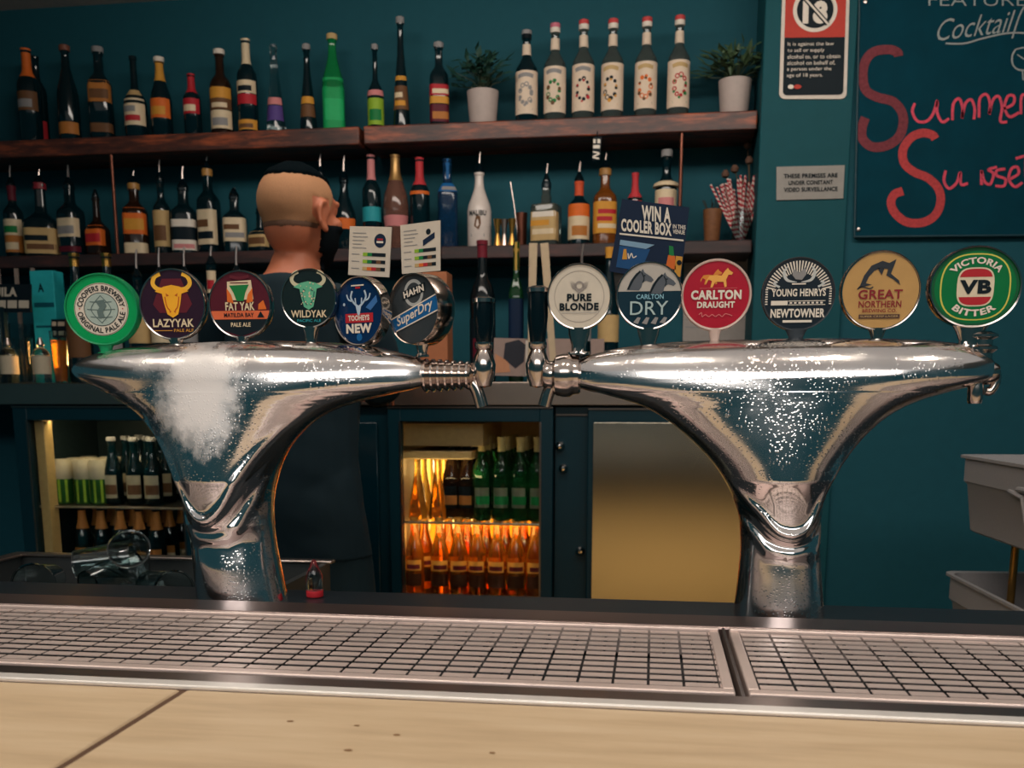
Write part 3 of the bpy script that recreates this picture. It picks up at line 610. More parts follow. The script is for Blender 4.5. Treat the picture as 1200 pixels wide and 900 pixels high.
# 9 red badge
t, f, mf = badge(839, 346, 82, 402, 'red round badge with a golden horse team', col('badge_red', (170, 32, 52), 0.25), col('pale_rim', (206, 180, 170), 0.2), rimw=0.08, stem_w=0.08)
E_ = MB(col('horse_gold', (236, 172, 84)))
hs = [(-0.40, 0.40), (-0.30, 0.56), (-0.10, 0.58), (0.06, 0.56), (0.16, 0.70), (0.24, 0.78), (0.28, 0.72), (0.40, 0.64), (0.36, 0.58), (0.26, 0.58), (0.20, 0.44), (0.22, 0.24), (0.16, 0.22), (0.12, 0.38), (-0.12, 0.38), (-0.20, 0.22), (-0.26, 0.22), (-0.22, 0.40), (-0.32, 0.46), (-0.40, 0.30)]
E_.poly([(u+0.08, v) for u, v in hs], mf, 2); E_.use(col('horse_amber', (214, 132, 56))); E_.poly([(u*0.8-0.16, v*0.8+0.13) for u, v in hs], mf, 1)
L = MB(WHITE); L.text('CARLTON', 0, 0.0, 1.50, 0.28, mf, 3, 0.045); L.text('DRAUGHT', 0, -0.29, 1.12, 0.19, mf, 3, 0.04)
L.use(col('script_pink', (206, 110, 112))); L.ribbon([(-0.5, -0.58), (-0.42, -0.52), (-0.40, -0.64), (-0.3, -0.58), (-0.2, -0.64), (-0.1, -0.58), (0, -0.64), (0.1, -0.58), (0.2, -0.64), (0.3, -0.56), (0.5, -0.62)], 0.025, mf, 3); L.rect(-0.5, 0.19, 0.62, 0.2, mf, 3)
fin(t, f, [('lettering', L), ('emblem', E_)])
# 10 black badge with rays
t, f, mf = badge(935, 345, 84, 397, 'black round badge with white rays around its upper half', col('badge_black', (24, 36, 46), 0.3), col('black_rim', (60, 66, 72), 0.2), rimw=0.04, stem_w=0.13)
f.use(WHITE)
for k in range(29):
    a = math.radians(12+156*k/28); r0 = 0.62 if 6 < k < 22 else 0.70; w2 = 0.022
    c_, s_ = math.cos(a), math.sin(a); f.poly([(r0*c_+w2*s_*0.7, r0*s_-w2*c_*0.7), (0.95*c_+w2*s_, 0.95*s_-w2*c_), (0.95*c_-w2*s_, 0.95*s_+w2*c_), (r0*c_-w2*s_*0.7, r0*s_+w2*c_*0.7)], mf, 1)
for q in (-1, 1):
    for k in range(7): f.rect(min(q*0.88, q*0.95), 0.12-k*0.07, max(q*0.88, q*0.95), 0.155-k*0.07, mf, 1)
E_ = MB(col('crest_white', (190, 192, 190)))
for q in (-1, 1): E_.ribbon([(q*0.06, 0.34), (q*0.34, 0.40), (q*0.44, 0.62), (q*0.34, 0.80)], 0.09, mf, 2, taper=True); E_.ribbon([(q*0.55, 0.20), (q*0.72, 0.30), (q*0.62, 0.36)], 0.06, mf, 2)
E_.use(GREY); E_.poly([(-0.18, 0.72), (0, 0.60), (0.16, 0.76), (0.20, 0.56), (0.08, 0.40), (-0.10, 0.42), (-0.20, 0.54)], mf, 3); E_.use(WHITE); E_.rect(-0.2, 0.27, 0.2, 0.31, mf, 2)
L = MB(WHITE); L.text('YOUNG HENRYS', 0, 0.04, 1.56, 0.22, mf, 3, 0.03); L.text('NEWTOWNER', 0, -0.55, 1.56, 0.26, mf, 3, 0.035); L.rect(-0.78, -0.32, -0.3, -0.19, mf, 3); L.rect(-0.28, -0.21, 0.78, -0.19, mf, 3); L.rect(-0.28, -0.32, 0.78, -0.30, mf, 3); L.rect(-0.42, -0.82, 0.42, -0.75, mf, 3)
for k in range(8): L.rect(-0.24+k*0.125, -0.28, -0.17+k*0.125, -0.23, mf, 3)
fin(t, f, [('lettering', L), ('emblem', E_)])
# 11 tan badge with fish
t, f, mf = badge(1031, 341, 91, 397, 'tan gold round badge with a leaping dark fish', col('badge_tan', (188, 148, 92), 0.3), rimw=0.05, stem_w=0.10)
E_ = MB(col('fish_ink', (44, 50, 58)))
E_.poly([(-0.55, 0.14), (-0.46, 0.40), (-0.28, 0.66), (0.0, 0.78), (0.18, 0.72), (0.36, 0.82), (0.30, 0.62), (0.24, 0.44), (0.46, 0.26), (0.50, 0.14), (0.30, 0.30), (0.12, 0.40), (0.16, 0.56), (-0.02, 0.60), (-0.20, 0.52), (-0.34, 0.36), (-0.40, 0.20), (-0.24, 0.16), (-0.40, 0.12), (-0.62, 0.06)], mf, 2); E_.poly([(-0.12, 0.60), (0.0, 0.40), (0.06, 0.58)], mf, 2)
E_.ribbon([(-0.62, 0.04), (-0.50, 0.10), (-0.30, 0.06), (-0.2, 0.10)], 0.03, mf, 2)
L = MB(col('badge_brick', (132, 36, 44))); L.text('GREAT', 0, -0.10, 1.16, 0.25, mf, 3, 0.02); L.text('NORTHERN', 0, -0.36, 1.12, 0.18, mf, 3, 0.015); L.text('BREWING CO.', 0, -0.53, 0.90, 0.09, mf, 3, 0.01); L.use(col('plate_brown', (84, 60, 52))); L.rect(-0.54, -0.74, 0.54, -0.63, mf, 3); L.use(KRAFT); L.text('SUPER CRISP LAGER', 0, -0.685, 1.0, 0.05, mf, 4, 0.0)
fin(t, f, [('lettering', L), ('emblem', E_)])
# 12 green oval-crest badge at the right end
t, f, mf = badge(1141, 337, 104, 402, 'large green round badge with red and white shield, rightmost of all', col('badge_deep_green', (16, 112, 62), 0.25), rimw=0.07, stem_w=0.16, th=0.016, tail=0, ysq=0.90)
f.use(col('badge_darker_green', (12, 84, 50))); f.annulus(0, 0, 0.93, 0.98, mf, 1)
def squircle(a, b, n=3.4, s=48):
    o = []
    for i in range(s):
        q = 2*math.pi*i/s; c_, s_ = math.cos(q), math.sin(q); k = (abs(c_)**n+abs(s_)**n)**(-1/n); o.append((a*c_*k, b*s_*k))
    return o
f.use(col('line_lime', (206, 200, 90))); f.poly(squircle(0.80, 0.86, 2.6), mf, 1); f.use(MATS['badge_deep_green']); f.poly(squircle(0.765, 0.825, 2.6), mf, 2)
E_ = MB(col('shield_cream', (220, 205, 178))); E_.poly(squircle(0.42, 0.50), mf, 3); E_.use(RED)
sq = squircle(0.385, 0.465); E_.poly([p for p in sq if p[1] > 0.23], mf, 4); E_.poly([p for p in sq if p[1] < -0.23], mf, 4)
L = MB(INK); L.text('VB', 0, 0, 0.72, 0.36, mf, 5, 0.05); L.use(WHITE); L.text('VICTORIA', 0, -0.02, 1.30, 0.17, mf, 4, 0.035, arc=0.70); L.text('BITTER', 0, 0.02, 1.00, 0.17, mf, 4, 0.035, arc=-0.69)
fin(t, f, [('lettering', L), ('emblem', E_)])

# ------------------------------------------------------------------ cards fixed behind the badges
def card(name, pts, Y, label, cat, mat, thick=0.003, group=None):
    q = [P(x, y, Y) for x, y in pts]; c = sum(q, Vector())/4; c.z = min(p.z for p in q)
    t = thing(name, label, cat, c, 0, group); m = MB(mat)
    a = [p-c for p in q]; b = [p+Vector((0, thick, 0)) for p in a]
    m.add(a+b, [(0, 1, 2, 3), (7, 6, 5, 4), (0, 4, 5, 1), (1, 5, 6, 2), (2, 6, 7, 3), (3, 7, 4, 0)])
    return t, m, pxmap(Y, c)
def clip(t, pts, Y):
    m = MB(SAT); m.tube([P(x, y, Y)-t.location for x, y in pts], 0.002, 8); m.build('stand_rod', t)
CARD = col('card_stock', (206, 194, 178))
CY = 1.32
def info_card(pts, label, rot_band):
    t, m, mf = card('tasting_card', pts, CY, label, 'card', CARD, group='beer tasting cards above the left tower')
    m.build('card', t, smooth=False)
    (xa, ya), (xb, yb), (xc, yc), (xd, yd) = pts                    # bottom-left, bottom-right, top-right, top-left
    def uv(u, v): 
        lx, ly = xd+(xa-xd)*v, yd+(ya-yd)*v; rx, ry = xc+(xb-xc)*v, yc+(yb-yc)*v; return (lx+(rx-lx)*u, ly+(ry-ly)*u)
    mq = lambda u, v, l: mf(*uv(u, v), l)
    p = MB(GREY)
    for k, (u1) in enumerate((0.40, 0.44, 0.36, 0.30, 0.42)): p.rect(0.08, 0.13+k*0.075, u1, 0.145+k*0.075, mq, 1)
    for k in range(3): 
        p.use(GREY); p.rect(0.07, 0.56+k*0.145, 0.26, 0.575+k*0.145, mq, 1)
        for j, c in enumerate((LIME if k < 2 else KRAFT, GREEN if k < 2 else ORANGE, INK if k < 2 else RED, INK if k < 1 else BROWN, INK)): p.use(c); p.rect(0.34+j*0.11, 0.53+k*0.145, 0.45+j*0.11, 0.60+k*0.145, mq, 1)
    if rot_band: p.use(NAVY); p.poly([(0.56, 0.36), (0.86, 0.22), (0.86, 0.34), (0.56, 0.48)], mq, 1); p.use(INK); p.disc(0.70, 0.20, 0.06, mq, 1, 16)
    else: p.use(NAVY); p.disc(0.74, 0.28, 0.14, mq, 1, 24); p.use(WHITE); p.rect(0.66, 0.29, 0.82, 0.33, mq, 2); p.use(RED); p.rect(0.67, 0.24, 0.81, 0.27, mq, 2)
    p.build('print', t, smooth=False)
    m = MB(SAT); c = t.location
    xm = (xa+xb)/2; m.tube([P(xm, (ya+yb)/2-10, CY+0.006)-c, P(xm+1, 415, CY+0.006)-c], 0.002, 8); m.build('stand_rod', t)
info_card([(408, 322), (456, 325), (459, 266), (410, 265)], 'cream tasting card with a round navy logo, above the stag badge', 0)
info_card([(471, 321), (516, 317), (516, 258), (469, 264)], 'cream tasting card with a slanted navy logo, above the blue-banded badge', 1)
# dark blue promotion sign
t, m, mf = card('promotion_sign', [(714, 318), (797, 332), (808, 243), (729, 233)], CY, 'dark blue promotion sign about a cooler box, tilted behind horse badge', 'sign', NAVY); o = m.build('sign_board', t, smooth=False)
p = MB(WHITE); 
def prot(s, x, y, w_, h_, b=0.04, mat=WHITE, sh=0): p.use(mat); p.text(s, x, y, w_, h_, lambda u, v, l: mf(u, 2*y-v+ (u-x)*0.10, l), 2, b, shear=sh)
prot('WIN A', 769, 251, 34, 18); prot('COOLER BOX', 757.5, 266.5, 59, 15); prot('IN THIS', 796, 266, 15, 5, 0.02); prot('VENUE', 795.5, 272, 14, 5, 0.02)
p.rect(0, 0, 0.0001, 0.0001, lambda u, v, l: mf(760+u, 280+v, l), 1); p.poly([(726, 273), (801, 281), (801, 283), (726, 275)], mf, 2)
p.build('lettering', o, smooth=False)
p = MB(col('esky_blue', (22, 74, 122))); p.poly([(726, 288), (762, 292), (756, 306), (752, 318), (722, 313)], mf, 1); p.use(col('esky_lid', (126, 160, 186))); p.poly([(727, 281), (767, 287), (757, 292), (726, 287)], mf, 2)
p.use(GOLD); p.poly([(731, 292), (734, 292), (735, 304), (729, 304)], mf, 2); p.use(WHITE); p.ribbon([(736, 297), (737, 303), (740, 297), (742, 302), (746, 300)], 1.2, mf, 2)
p.use(GREEN); p.poly([(784, 288), (789, 289), (790, 300), (784, 300)], mf, 2); p.use(ORANGE); p.poly([(783, 299), (791, 300), (792, 316), (780, 314)], mf, 2); p.use(GOLD); p.poly([(792, 300), (800, 301), (797, 325), (790, 322)], mf, 2); p.use(INK); p.disc(796, 308, 3, mf, 3, 12)
p.build('picture', o, smooth=False)
m = MB(SAT); c = t.location; m.tube([P(757, 322, CY+0.005)-c, P(758, 412, CY+0.005)-c], 0.0022, 8); m.build('stand_rod', t)
# ------------------------------------------------------------------ signs on the pillar and the chalkboard
def rrect(x0, y0, x1, y1, r, n=6, lean=0.0):
    o = []
    for cx, cy, a0 in ((x1-r, y0+r, -90), (x1-r, y1-r, 0), (x0+r, y1-r, 90), (x0+r, y0+r, 180)):
        for i in range(n+1): a = math.radians(a0+90*i/n); o.append((cx+r*math.cos(a)+lean*(y1-cy-r*math.sin(a)), cy+r*math.sin(a)))
    return o
def slab(pts, Y, thick, name, label, cat, mat):
    q = [P(x, y, Y) for x, y in pts]; c = sum(q, Vector())/len(q); n = len(q)
    t = thing(name, label, cat, c); m = MB(mat); a = [p-c for p in q]; b = [p+Vector((0, thick, 0)) for p in a]
    m.add(a+b, [tuple(range(n)), tuple(range(2*n-1, n-1, -1))]+[(i, n+i, n+(i+1) % n, (i+1) % n) for i in range(n)])
    return t, m, pxmap(Y, c, 0.0009)
SY = 3.1455
t, m, mf = slab(rrect(913, -62, 992, 116, 7, lean=0.030), SY, 0.004, 'age_limit_sign', 'red and black under-18 alcohol law sign, high on the teal pillar', 'sign', col('sign_white', (214, 204, 192)))
so = m.build('sign_board', t, smooth=False)
mL = lambda x, y, l: mf(x+0.030*(116-y), y-0.012*(x-952), l)
p = MB(INK); p.poly(rrect(917, -58, 988, 111.5, 5), mL, 1); p.use(col('sign_red', (186, 60, 48))); p.rect(917, -50, 988, 44, mL, 2)
p.use(WHITE); p.disc(952, 12, 26, mL, 3); p.use(INK); p.disc(952, 12, 21.5, mL, 4); p.build('print', so, smooth=False)
p = MB(WHITE)
def pt(s, x, y, w_, h_, b=0.0, mm=None, l=5): p.text(s, x, y, w_, h_, lambda u, v, k: (mm or mL)(u, 2*y-v, k), l, b)
pt('UNDER', 952, -4, 27, 7, 0.04); pt('18', 952, 15, 29, 27, 0.06)
for k, s in enumerate(('It is against the law', 'to sell or supply', 'alcohol to, or to obtain', 'alcohol on behalf of,', 'a person under the', 'age of 18 years.')):
    ws = (54, 43, 62, 56, 52, 42)[k]; pt(s, 921+ws/2, 52.5+k*7.3, ws, 5.4, 0.0)
p.use(MATS['sign_red']); p.disc(934, 102, 4.5, mL, 5, 14, 2.6); p.use(WHITE); p.disc(926, 102, 3.5, mL, 6, 14, 2.6)
p.build('lettering', so, smooth=False)
p = MB(INK); p.ribbon([(937, -4), (967, 29)], 5.6, mL, 6, smooth=False); p.use(WHITE); p.ribbon([(936, -5), (968, 30)], 2.4, mL, 7, smooth=False); p.build('strike_bar', so, smooth=False)
t, m, mf = slab([(910, 234.5), (988, 232.5), (990, 193.5), (910, 195.5)], SY, 0.004, 'surveillance_sign', 'small grey video surveillance notice on the teal pillar', 'sign', col('plate_grey', (150, 146, 140)))
so = m.build('sign_board', t, smooth=False); p = MB(INK)
mV = lambda x, y, l: mf(x, y-0.02*(x-950), l)
for k, (s, ws) in enumerate((('THESE PREMISES ARE', 63), ('UNDER CONSTANT', 52), ('VIDEO SURVEILLANCE', 63))): pt(s, 950, 206+k*8, ws, 5.2, 0.03, mV, 2)
p.build('lettering', so, smooth=False)
# chalkboard
CB = M('chalkboard_slate', (2, 56, 70), 0.85, spec=0.15, scale=14, var=0.25)
q = [(1001.5, 277.5), (1290, 275), (1300, -80), (1009, -80)]
t, m, mf = slab(q, 3.148, 0.016, 'chalkboard', 'black chalkboard with pink chalk cocktail writing on the right wall', 'chalkboard', CB); bo = m.build('board', t, smooth=False)
m = MB(M('board_frame', (26, 62, 72), 0.5)); m.tube([P(x, y, 3.146)-t.location for x, y in ((1001.5, 277.5), (1290, 275))], 0.003, 8); m.tube([P(x, y, 3.146)-t.location for x, y in ((1001.5, 277.5), (1009, -80))], 0.003, 8); m.build('frame', t)
m = MB(STEEL)
for x, y in ((1014, 2), (1006, 269)): m.lathe([(0.006, 0), (0.005, -0.003), (0, -0.004)], 12, P(x, y, 3.147)-t.location, 'y')
m.build('screws', t)
CH1 = M('chalk_pink', (214, 78, 100), 0.9, scale=180, var=0.45); CH2 = M('chalk_red', (118, 52, 60), 0.9, scale=120, var=0.5); CH3 = M('chalk_white', (150, 158, 156), 0.9, scale=200, var=0.3)
p = MB(CH2); p.ribbon([(1053, 66), (1051, 61), (1040, 58), (1024, 61), (1014, 72), (1011, 90), (1015, 106), (1028, 114), (1046, 119), (1057, 132), (1058, 148), (1052, 162), (1038, 171), (1022, 172), (1011, 163), (1010, 150), (1014, 138)], 11, mf, 1)
p.use(M('chalk_coral', (182, 64, 66), 0.9, scale=140, var=0.4)); p.ribbon([(1096, 163), (1092, 158), (1080, 156), (1067, 162), (1058, 176), (1060, 192), (1072, 202), (1088, 209), (1100, 222), (1102, 238), (1095, 253), (1080, 261), (1062, 260), (1049, 250), (1044, 238), (1048, 228), (1058, 224)], 10, mf, 1)
p.use(CH1); S_ = 3.3
for st in ([(1072, 121), (1069, 131), (1075, 142), (1086, 142), (1094, 132), (1098, 118), (1098, 132), (1104, 143), (1112, 139)], [(1116, 141), (1117, 122), (1124, 116), (1128, 128), (1127, 139), (1131, 122), (1138, 117), (1142, 128), (1141, 140)], [(1147, 138), (1148, 116), (1156, 111), (1160, 122), (1159, 134), (1163, 118), (1170, 113), (1174, 126), (1172, 142), (1180, 143)], [(1176, 128), (1187, 122), (1188, 113), (1181, 113), (1177, 126), (1183, 137), (1194, 132)], [(1196, 134), (1197, 113), (1203, 112), (1210, 114)],
           [(1108, 200), (1106, 212), (1112, 221), (1121, 214), (1125, 202), (1126, 216), (1134, 215)], [(1150, 217), (1150, 200), (1153, 212), (1160, 216), (1164, 204), (1158, 199), (1168, 196)], [(1178, 198), (1168, 200), (1168, 206), (1178, 210), (1176, 218), (1166, 218)], [(1183, 210), (1193, 204), (1192, 196), (1185, 198), (1182, 210), (1189, 219), (1198, 214)], [(1202, 178), (1202, 206), (1206, 217), (1212, 214)], [(1190, 186), (1216, 178)]):
    p.ribbon(st, S_, mf, 2)
p.use(CH3); pt('FEATURED', 1156, 0, 136, 14, -0.012, mf, 1)
p.text('Cocktail', 1144, 30, 92, 25, lambda u, v, k: mf(u, 2*30-v-0.13*(u-1144), k), 1, -0.006, shear=0.45)
p.ribbon([(1108, 51), (1130, 51), (1152, 45), (1180, 39), (1206, 39)], 2, mf, 1); p.ribbon([(1186, 45), (1194, 20), (1200, 8)], 2, mf, 1)
p.ribbon([(1190, 58), (1186, 66), (1187, 76), (1194, 82), (1206, 82)], 2, mf, 1); p.ribbon([(1190, 58), (1200, 56), (1210, 58)], 1.6, mf, 1); p.ribbon([(1198, 82), (1199, 94)], 1.6, mf, 1); p.ribbon([(1192, 64), (1202, 70), (1210, 66)], 1.5, mf, 1)
p.build('chalk_writing', bo, smooth=False)
# ------------------------------------------------------------------ spirits on the shelves
PROF = {  # (radius share, height share) of the glass
 'std': [(0.90, 0), (1, 0.02), (1, 0.60), (0.95, 0.65), (0.72, 0.70), (0.48, 0.74), (0.40, 0.78), (0.38, 0.95), (0.44, 0.96), (0.44, 1.0)],
 'syrup': [(0.90, 0), (1, 0.02), (1, 0.585), (0.93, 0.61), (0.70, 0.655), (0.44, 0.71), (0.36, 0.76), (0.36, 0.95), (0.42, 0.96), (0.42, 1.0)],
 'sloped': [(0.92, 0), (1, 0.02), (1, 0.50), (0.90, 0.58), (0.62, 0.70), (0.42, 0.80), (0.36, 0.90), (0.36, 0.96), (0.42, 0.97), (0.42, 1.0)],
 'squat': [(0.92, 0), (1, 0.03), (1, 0.44), (0.90, 0.50), (0.55, 0.57), (0.34, 0.62), (0.30, 0.70), (0.28, 0.95), (0.34, 0.96), (0.34, 1.0)],
 'bulb': [(0.60, 0), (0.68, 0.02), (0.80, 0.15), (0.95, 0.34), (1.0, 0.46), (0.90, 0.58), (0.62, 0.70), (0.42, 0.78), (0.34, 0.86), (0.34, 0.96), (0.38, 0.97), (0.38, 1.0)],
 'flare': [(1.0, 0), (1.05, 0.02), (0.92, 0.18), (0.78, 0.36), (0.62, 0.52), (0.44, 0.68), (0.36, 0.78), (0.34, 0.95), (0.40, 0.96), (0.40, 1.0)],
 'beer': [(0.92, 0), (1, 0.02), (1, 0.50), (0.94, 0.56), (0.70, 0.66), (0.50, 0.76), (0.42, 0.86), (0.40, 0.94), (0.46, 0.95), (0.46, 0.98), (0.42, 1.0)],
 'wine': [(0.92, 0), (1, 0.02), (1, 0.56), (0.96, 0.62), (0.74, 0.69), (0.46, 0.74), (0.38, 0.78), (0.36, 0.96), (0.42, 0.965), (0.42, 1.0)],
 'block': [(0.95, 0), (1, 0.02), (1, 0.62), (0.96, 0.655), (0.42, 0.67), (0.34, 0.70), (0.34, 0.80), (0.28, 0.82), (0.28, 0.97), (0.30, 1.0)],
 'sphere_neck': [(0.86, 0), (1, 0.03), (1, 0.52), (0.88, 0.62), (0.5, 0.68), (0.34, 0.72), (0.34, 0.96), (0.38, 1.0)],
}
def prof_r(kind, R, H, z):
    p = PROF[kind]; s = z/H
    for (r0, h0), (r1, h1) in zip(p, p[1:]):
        if s <= h1: return R*(r0+(r1-r0)*((s-h0)/max(1e-6, h1-h0)))
    return R*p[-1][0]
def label_patch(mb, kind, R, H, z0, z1, n=2.0, half=80, turn=0, off=0.0006, seg=18, mark=None, layer=0):
    zs = [z0+(z1-z0)*i/4 for i in range(5)]; vs = []; fs = []
    for z in zs:
        r = prof_r(kind, R, H, z)+off+layer*0.0005
        for j in range(seg+1):
            a = math.radians(-90+turn-half+2*half*j/seg); k = 1.0
            if n != 2.0: k = (abs(math.cos(a))**n+abs(math.sin(a))**n)**(-1/n)
            vs.append((r*k*math.cos(a), r*k*math.sin(a), z))
    for i in range(4):
        for j in range(seg): fs.append((i*(seg+1)+j, i*(seg+1)+j+1, (i+1)*(seg+1)+j+1, (i+1)*(seg+1)+j))
    mb.add(vs, fs)
def wrap(kind, R, H, turn=0, off=0.0006):
    def f(u, v, l):
        r = prof_r(kind, R, H, v)+off+l*0.0005; a = math.radians(-90+turn)+u/max(r, 1e-4); return (r*math.cos(a), r*math.sin(a), v)
    return f
CAPM = {}
def bottle(label, H, R, kind, glass, labels=(), cap=None, pour=0, n=2.0, capfrac=0.10, foil=None, name='spirit_bottle', cat='bottle', group=None, text=None, turn=0, seg=28):
    """labels: (z0 share, z1 share, material, [marks material]); sizes in metres, base at the origin"""
    t = thing(name, label, cat, (0, 0, 0), 0, group)
    Hg = H-pour-(0.012 if cap and not pour else 0)
    m = MB(glass); m.lathe([(0, 0)]+[(r*R, h*Hg) for r, h in PROF[kind]]+[(0, Hg)], seg, n=n); m.build('glass_body', t)
    for i, L in enumerate(labels):
        z0, z1, mat = L[0]*H, L[1]*H, L[2]
        m = MB(mat); z1 = min(z1, Hg-0.001); label_patch(m, kind, R, Hg, z0, z1, n, L[4] if len(L) > 4 else 82, turn)
        if len(L) > 3 and L[3] is not None:
            mk = L[3] if isinstance(L[3], (list, tuple)) else [L[3]]
            for q, mm in enumerate(mk):
                m.use(mm); h = z1-z0; k = len(mk); a = z0+h*(0.16+0.68*q/k); b = a+h*0.68/k*0.62
                label_patch(m, kind, R, Hg, a, b, n, 44-8*(q % 2), turn+(-8 if q % 2 else 6), seg=8, layer=1)
        if text and i == text[3]:
            m.use(text[4]); m.text(text[0], 0, text[1]*H, text[2]*R, 0.018*(H/0.3), wrap(kind, R, Hg, turn), 1, 0.03)
        m.build('label', t, angle=60)
    if foil:                                                   # (share of H from top, material): a sleeve over the neck
        z0 = Hg*(1-foil[0]); m = MB(foil[1]); prf = []
        for i in range(6): z = z0+(Hg-z0)*i/5; prf.append((prof_r(kind, R, Hg, z)+0.0008, z))
        m.lathe([(prf[0][0]-0.002, z0)]+prf+[(0, Hg+0.0006)], 20); m.build('neck_foil', t)
    rn = PROF[kind][-1][0]*R
    if cap:
        m = MB(cap); ch = max(0.014, capfrac*H); z = Hg-ch+0.012 if not pour else Hg-ch+0.004; rc = rn*1.12+0.0012
        top = z+ch
        m.lathe([(rc*0.8, z), (rc, z+0.0008), (rc, top-0.002), (rc*0.9, top), (0, top)], 20); m.build('cap', t)
    if pour:
        m = MB(GLOSSBLK); m.lathe([(rn*0.7, Hg-0.006), (rn*0.95, Hg), (rn*1.05, Hg+0.006), (rn*0.6, Hg+0.02), (0.0045, Hg+0.03), (0, Hg+0.03)], 16); m.build('pourer_stopper', t)
        m = MB(STEEL); m.tube([(0, 0, Hg+0.026), (0.001, 0, Hg+pour*0.7), (0.004, 0, Hg+pour)], [0.0042, 0.0036, 0.003], 8); m.build('pourer_spout', t)
    return t
def on_shelf(x, yb, yt, wpx, Y, zb):
    """where, how tall and how wide a thing is from its place on the shelf"""
    b = P(x, yb, Y); d = ppm(b); H = P(x, yt, Y).z-zb; return Vector((b.x, Y, zb)), H, wpx/2/d
def put(t, loc, rz=0.0): t.location = loc; t.rotation_euler = (0, 0, rz); return t
def lab(yb, yt, *spans):                                       # photo heights -> shares of the bottle's height
    return [((yb-b)/(yb-a_top), (yb-a)/(yb-a_top), *rest) for (a, b, *rest), a_top in [(s, yt) for s in spans]]

YT = 3.275
UP_ = 'spirit bottles on the upper shelf'
# x, y bottom, y top, width, profile, glass, labels(px), cap, pour, foil, square, label text
T = [
 (38, 162, 57, 25, 'std', GLASSD, [(105, 126, BROWN, GREY)], None, 0, (0.30, ORANGE), 2, 'dark tall bottle with orange neck foil, leftmost on the upper shelf'),
 (83, 160, 53, 24, 'sloped', GLASSD, [(138, 151, AMBERL, None)], M('cork_brown', (120, 72, 56)), 0, None, 2, 'dark sloping bottle with small gold label low down and red-brown stopper'),
 (121, 159, 55, 25, 'std', GLASSD, [(93, 117, AMBERL, BROWN), (140, 150, BROWN, None)], GREY, 0, None, 4, 'dark square bottle with slanted tan label high on its side'),
 (161, 157, 66, 26, 'squat', GLASSD, [(103, 109, KRAFT, None), (113, 142, CREAM, [RED, GREY])], None, 0, None, 2, 'short dark bottle with tall cream and red label'),
 (191, 156, 67, 24, 'sloped', GLASSD, [(113, 134, ORANGE, GOLD)], WHITE, 0, (0.26, GOLD), 2, 'dark bottle with white cap and gold neck band over an orange label'),
 (227, 155, 87, 20, 'std', GLASSD, [(114, 130, RED, CREAM)], None, 0, (0.30, RED), 2, 'short dark bottle with red cap and red label'),
 (261, 154, 58, 25, 'std', GLASSB, [(101, 113, GOLD, None), (113, 125, BROWN, CREAM), (126, 146, CREAM, [GREY])], WHITE, 0, None, 2, 'brown bottle with white cap and stacked gold and cream labels'),
 (292, 153, 46, 23, 'std', GLASSD, [(93, 107, CREAM, INK), (108, 119, RED, None), (136, 147, GOLD, BROWN)], None, 0, (0.26, CREAM), 2, 'tall dark bottle with cream neck foil and cream, red and gold labels'),
 (324, 153, 53, 22, 'flare', GLASSC, [(112, 120, PINK, None), (121, 138, PURPLE, None)], None, 0, None, 2, 'clear flared bottle with pink and purple label'),
 (362, 152, 52, 20, 'flare', GLASSD, [(111, 119, GOLD, None), (120, 134, BROWN, None)], GREY, 0, None, 2, 'slim dark bottle with one narrow gold band'),
 (392, 149, 40, 25, 'sloped', GLASSG, [(90, 146, col('bright_green', (16, 150, 84)), [col('mid_green', (30, 170, 100))])], KRAFT, 0, None, 4, 'bright green square bottle on the upper shelf'),
 (441, 147, 52, 19, 'squat', GLASSD, [(103, 109, PINK, None), (112, 141, LIME, [GREEN])], GREY, 0, None, 2, 'dark bottle with a lime green body label'),
 (471, 146, 20, 20, 'flare', GLASSD, [(86, 91, GOLD, None), (97, 124, BROWN, [GOLD, CREAM])], GREY, 0, None, 2, 'tallest slender dark bottle with ornate gold label'),
 (515, 145, 50, 22, 'std', GLASSD, [(98, 110, RED, CREAM), (111, 119, GOLD, None), (120, 139, MAROON, [AMBERL])], GREY, 0, None, 4, 'dark squarish bottle with round red and yellow label'),
]
for x, yb, yt, wp, kind, g, ls, cap, pour, foil, nn, label in T:
    p, H, R = on_shelf(x, yb, yt, wp, YT, S1)
    put(bottle(label, H, R, kind, g, lab(yb, yt, *ls), cap, pour, nn, 0.06, foil, group=UP_), p, R_.uniform(-0.1, 0.1) if nn == 2 else 0.25)
# second bottles standing behind
for x, yb, yt, wp, label in ((48, 161, 66, 20, 'dark bottle with red stripe half hidden behind the leftmost bottle'),):
    p, H, R = on_shelf(x, yb, yt, wp, 3.34, S1); put(bottle(label, H, R, 'std', GLASSD, [(0.1, 0.3, RED)], None, 0, group=UP_), p)
